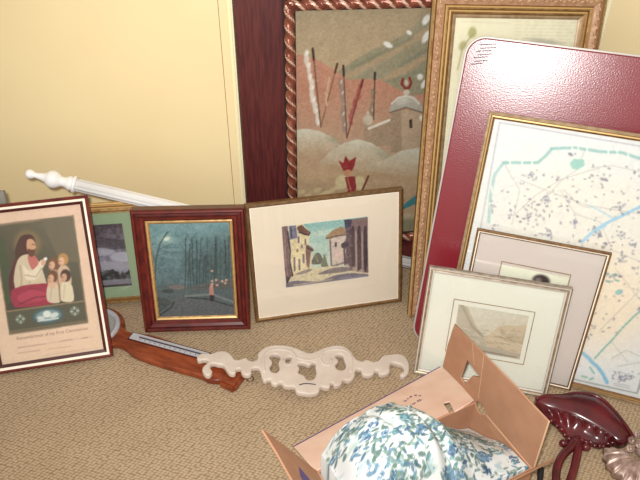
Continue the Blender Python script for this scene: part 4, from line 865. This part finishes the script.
# ------------------------------------------------------------------ floral fabric heaped in the box
ug = [0.008, .03, .06, .1, .15, .2, .25, .3, .36, .426]; vg = [.007, .05, .1, .15, .198]
HG = np.array([[.05, .105, .135, .148, .150, .125, .070, .0, -.055, -.10], [.06, .125, .165, .190, .192, .160, .105, .045, -.015, -.07], [.06, .125, .165, .195, .197, .175, .130, .075, .012, -.03], [.04, .095, .13, .15, .155, .145, .115, .075, .03, -.002], [-.01, .01, .02, .03, .035, .035, .03, .02, .01, .0]])
NU, NV = 260, 150
def floral():
    u = np.linspace(ug[0], ug[-1], NU); v = np.linspace(vg[0], vg[-1], NV)
    def interp(x, xs, ys):   # monotone cubic-like (smoothed linear)
        return np.array([np.interp(x, xs, row) for row in ys])
    A1 = interp(u, ug, HG)
    hgt = np.array([np.interp(v, vg, A1[:, i]) for i in range(NU)]).T      # NV x NU
    k = np.ones(15) / 15
    for _ in range(2):
        pad = np.pad(hgt, ((0, 0), (7, 7)), 'edge'); hgt = np.apply_along_axis(lambda r_: np.convolve(r_, k, 'valid'), 1, pad)
        pad = np.pad(hgt, ((7, 7), (0, 0)), 'edge'); hgt = np.apply_along_axis(lambda r_: np.convolve(r_, k, 'valid'), 0, pad)
    U, V = np.meshgrid(u, v)
    # folds: one deep crease down the middle, softer rumples elsewhere
    c0 = .205 + .10 * (V - .02) - .25 * (V - .1) ** 2
    hgt -= .014 * np.exp(-((U - c0) / .012) ** 2); hgt += .008 * np.exp(-((U - c0 + .025) / .014) ** 2); hgt += .008 * np.exp(-((U - c0 - .026) / .016) ** 2)
    c1 = .10 + .35 * V; hgt -= .007 * np.exp(-((U - c1) / .008) ** 2)
    c2 = .33 - .3 * V; hgt -= .003 * np.exp(-((U - c2) / .014) ** 2)
    hgt += .002 * np.sin(60 * U + 25 * V) * np.sin(45 * V + 1) + .0008 * np.sin(110 * U - 70 * V)
    Zz = BH + hgt
    # tuck the hem down inside the walls
    edge = np.minimum(np.minimum(U - ug[0], ug[-1] - U), np.minimum(V - vg[0], vg[-1] - V))
    col = floral_pattern(U, V)
    P = [[None] * NU for _ in range(NV)]
    co = bO + U[..., None] * e3 + V[..., None] * r3; co = co + 0.0; co[..., 2] = Zz
    ring_idx = [(0, i) for i in range(NU)] + [(j, NU - 1) for j in range(1, NV)] + [(NV - 1, i) for i in range(NU - 2, -1, -1)] + [(j, 0) for j in range(NV - 2, 0, -1)]
    verts = co.reshape(-1, 3); cols = col.reshape(-1, 3)
    skirt = np.array([[co[j, i, 0], co[j, i, 1], .03] for j, i in ring_idx]); scol = np.array([col[j, i] for j, i in ring_idx])
    base = len(verts); verts = np.vstack([verts, skirt]); cols = np.vstack([cols, scol])
    idx = np.arange(NU * NV).reshape(NV, NU)
    f = np.stack([idx[1:, :-1], idx[1:, 1:], idx[:-1, 1:], idx[:-1, :-1]], -1).reshape(-1, 4).tolist()
    n = len(ring_idx)
    for a in range(n):
        b = (a + 1) % n; ia = idx[ring_idx[a]]; ib = idx[ring_idx[b]]; f.append((int(ia), int(ib), base + b, base + a))
    me = bpy.data.meshes.new('floral_fabric'); me.from_pydata((verts - cpos).tolist(), [], f); me.update()
    im = np.clip(cols, 0, 255) / 255; im = np.where(im <= 0.04045, im / 12.92, ((im + 0.055) / 1.055) ** 2.4)
    ca = me.color_attributes.new('Col', 'FLOAT_COLOR', 'POINT'); ca.data.foreach_set('color', np.concatenate([im, np.ones((len(im), 1))], 1).ravel().astype(np.float32))
    mt_ = print_mat('floral_cotton', 0.9, 0.15, 500)
    o = link('floral_fabric', me, mt_, None, True); o.location = cpos
    tag(o, 'white cotton fabric with blue and green leaf print bundled inside the cardboard box', 'fabric')
def floral_pattern(U, V):
    c = np.empty(U.shape + (3,)); c[:] = (210, 215, 214)
    S = U * 1.0; T = V * 1.6
    su, tv = S[0, :], T[:, 0]
    def wn(x0, x1, y0, y1): return (slice(*np.searchsorted(tv, (y0, y1))), slice(*np.searchsorted(su, (x0, x1))))
    def blend(m, k, sl): c[sl] = c[sl] * (1 - m[..., None]) + np.array(k, float) * m[..., None]
    def el(cx, cy, rx, ry, an, k, a=.9):
        m_ = max(rx, ry) * 1.3; sl = wn(cx - m_, cx + m_, cy - m_, cy + m_)
        dx, dy = S[sl] - cx, T[sl] - cy; cs, sn = math.cos(an), math.sin(an); d = np.hypot((dx * cs + dy * sn) / rx, (-dx * sn + dy * cs) / ry); blend(np.clip((1 - d) * 4, 0, 1) * a, k, sl)
    def ln(pts, w, k, a=.9):
        xs, ys = [p[0] for p in pts], [p[1] for p in pts]; sl = wn(min(xs) - .004, max(xs) + .004, min(ys) - .004, max(ys) + .004)
        dm = np.full(S[sl].shape, 9.)
        for (x1, y1), (x2, y2) in zip(pts[:-1], pts[1:]):
            dx, dy = x2 - x1, y2 - y1; t = np.clip(((S[sl] - x1) * dx + (T[sl] - y1) * dy) / (dx * dx + dy * dy + 1e-12), 0, 1); dm = np.minimum(dm, np.hypot(S[sl] - x1 - t * dx, T[sl] - y1 - t * dy))
        blend(np.clip((w - dm) / .0006, 0, 1) * a, k, sl)
    rg = np.random.default_rng(11)
    G_ = [(96, 122, 112), (78, 106, 100), (116, 142, 132), (88, 112, 108)]; B_ = [(84, 116, 142), (66, 94, 124), (104, 134, 156), (96, 142, 156)]
    for _ in range(26):       # soft washed patches
        x, y = rg.uniform(0, .434), rg.uniform(0, .33); an = rg.uniform(0, 3.14)
        for k in range(4): el(x + rg.normal() * .008, y + rg.normal() * .008, rg.uniform(.008, .016), rg.uniform(.004, .008), an + rg.normal() * .5, (150, 178, 184) if rg.random() < .5 else (158, 184, 170), .4)
    for _ in range(125):       # curling stems with leaves
        x, y = rg.uniform(0, .434), rg.uniform(0, .33); an = rg.uniform(0, 6.28); P = [(x, y)]
        cv = rg.uniform(-.6, .6)
        for k in range(6):
            an += cv; x += .010 * math.cos(an); y += .010 * math.sin(an); P.append((x, y))
            sd = 1 if k % 2 else -1
            kcol = np.array((B_ if rg.random() < .35 else G_)[rg.integers(4)]); ca_, sa_ = an + sd * 1.0, an + sd * .8
            lx, ly, L_ = x + .008 * math.cos(ca_), y + .008 * math.sin(ca_), rg.uniform(.006, .012)
            el(lx, ly, L_, rg.uniform(.003, .0052), sa_, kcol, rg.uniform(.6, .95)); ln([(lx - L_ * .7 * math.cos(sa_), ly - L_ * .7 * math.sin(sa_)), (lx + L_ * .7 * math.cos(sa_), ly + L_ * .7 * math.sin(sa_))], .0005, kcol * .78, .6)
        ln(P, .0010, (104, 128, 118), .9)
    for _ in range(58):       # ragged blue peony heads
        x, y = rg.uniform(0, .434), rg.uniform(0, .33); rr = rg.uniform(.010, .019); k1 = np.array(B_[rg.integers(4)])
        for i in range(9):
            t = rg.uniform(0, 6.283); q = rg.uniform(.15, .8) * rr; el(x + q * math.cos(t), y + q * math.sin(t), rr * rg.uniform(.3, .6), rr * rg.uniform(.16, .3), t + 1.57 + rg.normal() * .4, k1 + rg.uniform(-30, 34), rg.uniform(.6, .95))
        for i in range(5):
            t = rg.uniform(0, 6.283); q = rg.uniform(.2, .8) * rr; P = [(x + q * math.cos(t + d_), y + q * math.sin(t + d_)) for d_ in (0, .35, .7, 1.05)]; ln(P, .0007, (214, 226, 226) if i % 2 else (72, 98, 128), .8)
    for _ in range(160): el(rg.uniform(0, .434), rg.uniform(0, .33), rg.uniform(.0015, .0035), rg.uniform(.001, .002), rg.uniform(0, 3), (B_ + G_)[rg.integers(8)], .85)
    return c
floral()

# ------------------------------------------------------------------ carved cherry piece
ch0 = np.array(at(580, 430, .0)); chm = Matrix.Translation(ch0)
ch = tag(empty('carved_wooden_crest', chm), 'polished dark cherry carved shell crest with looped stem on the carpet beside the box', 'carving')
def cl(px, py, z): p = at(px, py, z) - ch0; return Vector(p)
def lofted(name, A_, B_, za, zb, bulge, m_, n=40, mcount=10, z0=None, extra=None):
    """surface between two pixel polylines lifted to heights, closed down to the floor"""
    pa = spline([cl(*p, za) for p in A_], 10); pb = spline([cl(*p, zb) for p in B_], 10)
    def res(P, n):
        P = np.array(P); d = np.r_[0, np.cumsum(np.linalg.norm(np.diff(P, axis=0), axis=1))]; s = np.linspace(0, d[-1], n)
        return np.array([np.interp(s, d, P[:, k]) for k in range(3)]).T
    pa, pb = res(pa, n), res(pb, n); bm = bmesh.new(); rows = []
    for j in range(mcount + 1):
        t = j / mcount; r_ = pa * (1 - t) + pb * t
        for i in range(n):
            s_ = i / (n - 1); taper = min(1, 5 * s_, 5 * (1 - s_)) ** .6
            r_[i, 2] += bulge * math.sin(math.pi * t) * taper + (extra(s_, t) * taper if extra else 0)
        rows.append([bm.verts.new(p) for p in r_])
    for a_, b_ in zip(rows[:-1], rows[1:]):
        for i in range(n - 1): bm.faces.new((a_[i], a_[i + 1], b_[i + 1], b_[i]))
    loopv = rows[0] + [r_[-1] for r_ in rows[1:-1]] + rows[-1][::-1] + [r_[0] for r_ in rows[-2:0:-1]]
    lo = [bm.verts.new((v.co.x, v.co.y, .001 if z0 is None else z0)) for v in loopv]
    for i in range(len(loopv)):
        k = (i + 1) % len(loopv); bm.faces.new((loopv[i], lo[i], lo[k], loopv[k]))
    bm.faces.new(lo); return from_bm(name, bm, m_, ch, True)
topA = [(536, 397), (546, 394), (560, 394), (577, 391.5), (592, 393), (604, 399), (614, 409), (623, 420), (630, 430), (633, 436)]
midA = [(537, 401), (548, 407), (560, 411), (574, 415), (590, 423), (603, 431), (613, 438), (621, 442), (628, 441)]
botA = [(546, 417), (556, 424), (564, 433), (570, 440), (582, 441), (590, 443), (598, 446), (605, 445.5), (614, 442.5), (623, 441.5)]
lofted('crescent_rim', topA, midA, .028, .030, .016, M['cherry'])
lofted('gadroon_band', midA, botA, .028, .014, .006, M['cherry'], n=140, mcount=12, extra=lambda s, t: .014 * abs(math.sin(math.pi * s * 8)) ** .7 * max(0, math.sin(math.pi * min(1, t * 1.55))))
bm = bmesh.new(); tube_bm(bm, spline([cl(x_, y_ + 1.5, .036) for x_, y_ in topA], 6), [.002] + [.0052] * 52 + [.002] * 2 if False else .0045, 10); from_bm('rim_bead', bm, M['cherry'], ch, True)
bm = bmesh.new()
for i in range(17):
    s_ = i / 16; k = s_ * (len(botA) - 1); a_ = int(min(k, len(botA) - 2)); f_ = k - a_
    p = cl(botA[a_][0] * (1 - f_) + botA[a_ + 1][0] * f_, botA[a_][1] * (1 - f_) + botA[a_ + 1][1] * f_, .013)
    bmesh.ops.create_icosphere(bm, subdivisions=2, radius=1, matrix=Matrix.Translation(p) @ Matrix.Rotation(random.uniform(0, 3), 4, 'Z') @ Matrix.Diagonal((.0095, .0062, .007 + .003 * (i % 2), 1)))
from_bm('leaf_fringe', bm, M['cherry'], ch, True)
bm = bmesh.new(); tube_bm(bm, spline([cl(*p, .018) for p in ((577, 438), (578, 449), (576, 461), (572, 476), (566, 489), (558, 490), (556, 478), (557.5, 466), (563, 455), (571, 447), (575, 440))], 8), .0105, 14); from_bm('looped_stem', bm, M['cherry'], ch, True)
bm = bmesh.new()
for q in ((563.5, 443.5), (575, 441), (586, 447.5)): bmesh.ops.create_icosphere(bm, subdivisions=3, radius=1, matrix=Matrix.Translation(cl(*q, .018)) @ Matrix.Diagonal((.012, .010, .012, 1)))
from_bm('stem_scroll', bm, M['cherry'], ch, True)

# ------------------------------------------------------------------ pewter shell
ps0 = np.array(at(622, 470, 0)); ps = tag(empty('pewter_shell', Matrix.Translation(ps0)), 'pewter coloured fluted shell ornament in the lower right corner', 'ornament')
def pl(px, py, z): return Vector(at(px, py, z) - ps0)
bm = bmesh.new(); cen = pl(637, 458.5, .030); NP, NR = 121, 18; rows = []
for j in range(NR + 1):
    row = []
    for i in range(NP):
        th_ = R(150 + 175 * i / (NP - 1)); rr = (.006 + .068 * j / NR) * (1 + .04 * math.cos(9 * 2 * math.pi * i / (NP - 1)))
        pleat = abs(math.sin(9 * math.pi * i / (NP - 1))) ** .7
        row.append(bm.verts.new((cen.x + rr * math.cos(th_), cen.y + rr * math.sin(th_) * 1.0, .012 + .026 * math.sin(math.pi * (.25 + .7 * j / NR)) + .011 * pleat * (j / NR))))
    rows.append(row)
for a_, b_ in zip(rows[:-1], rows[1:]):
    for i in range(NP - 1): bm.faces.new((a_[i], b_[i], b_[i + 1], a_[i + 1]))
loopv = rows[0] + [r_[-1] for r_ in rows[1:-1]] + rows[-1][::-1] + [r_[0] for r_ in rows[-2:0:-1]]
lo = [bm.verts.new((v.co.x, v.co.y, .0005)) for v in loopv]
for i in range(len(loopv)):
    k = (i + 1) % len(loopv); bm.faces.new((loopv[i], lo[i], lo[k], loopv[k]))
bm.faces.new(lo); from_bm('fluted_fan', bm, M['pewter'], ps, True)
bm = bmesh.new()
for (a_, b_) in ((632, 440), (638, 434), (644, 430), (639, 444), (645, 440), (630, 448)):
    P = [pl(a_ + (6 - k * .55) * .55 * math.cos(k * .9) * .9, b_ + (6 - k * .55) * .5 * math.sin(k * .9), .052 + .0012 * k) for k in range(10)]; tube_bm(bm, spline(P, 3), .0052, 8)
    bmesh.ops.create_icosphere(bm, subdivisions=2, radius=.008, matrix=Matrix.Translation(pl(a_, b_, .052)))
box_like = pl(640, 455, .0); bmesh.ops.create_icosphere(bm, subdivisions=3, radius=1, matrix=Matrix.Translation((box_like.x + .01, box_like.y - .003, .024)) @ Matrix.Diagonal((.032, .024, .0235, 1)))
from_bm('curled_crest', bm, M['pewter'], ps, True)

# ------------------------------------------------------------------ black capped rod
rp = at(541, 467, .008); rq = at(537, 515, .008)
bm = bmesh.new(); d_ = Vector(rq - rp); n_ = d_.length; d_.normalize()
tube_bm(bm, [Vector((0, 0, 0)) + d_ * (n_ * t) for t in (0, .006, .02, .04, .2, .22, .6, 1)], [.003, .0055, .0075, .008, .008, .007, .007, .007], 14)
rod = from_bm('black_rod', bm, M['rubber'], None, True); rod.location = rp
tag(rod, 'thin black rod with a rounded cap on the carpet between box and cherry crest', 'rod')

# ------------------------------------------------------------------ light: the camera's flash and a soft room light
fl_d = bpy.data.lights.new('camera_flash', 'SPOT'); fl_d.energy = 120; fl_d.shadow_soft_size = 0.022; fl_d.spot_size = R(110); fl_d.spot_blend = 0.9; fl_d.color = (1.0, .985, .96)
flo = bpy.data.objects.new('camera_flash', fl_d); COL.objects.link(flo); flo.location = (-.03, .0, CAM_Z + .055)
tgt = Vector(on_y(345, 215, 1.6)); flo.rotation_euler = (tgt - flo.location).to_track_quat('-Z', 'Y').to_euler()
w = bpy.data.worlds.new('room_light'); SC.world = w; w.use_nodes = True
w.node_tree.nodes['Background'].inputs[0].default_value = (1.0, .93, .82, 1); w.node_tree.nodes['Background'].inputs[1].default_value = 0.60
SC.view_settings.view_transform = 'Standard'; SC.view_settings.look = 'None'; SC.view_settings.exposure = 0.0; SC.view_settings.gamma = 1.0; SC.view_settings.use_curve_mapping = False
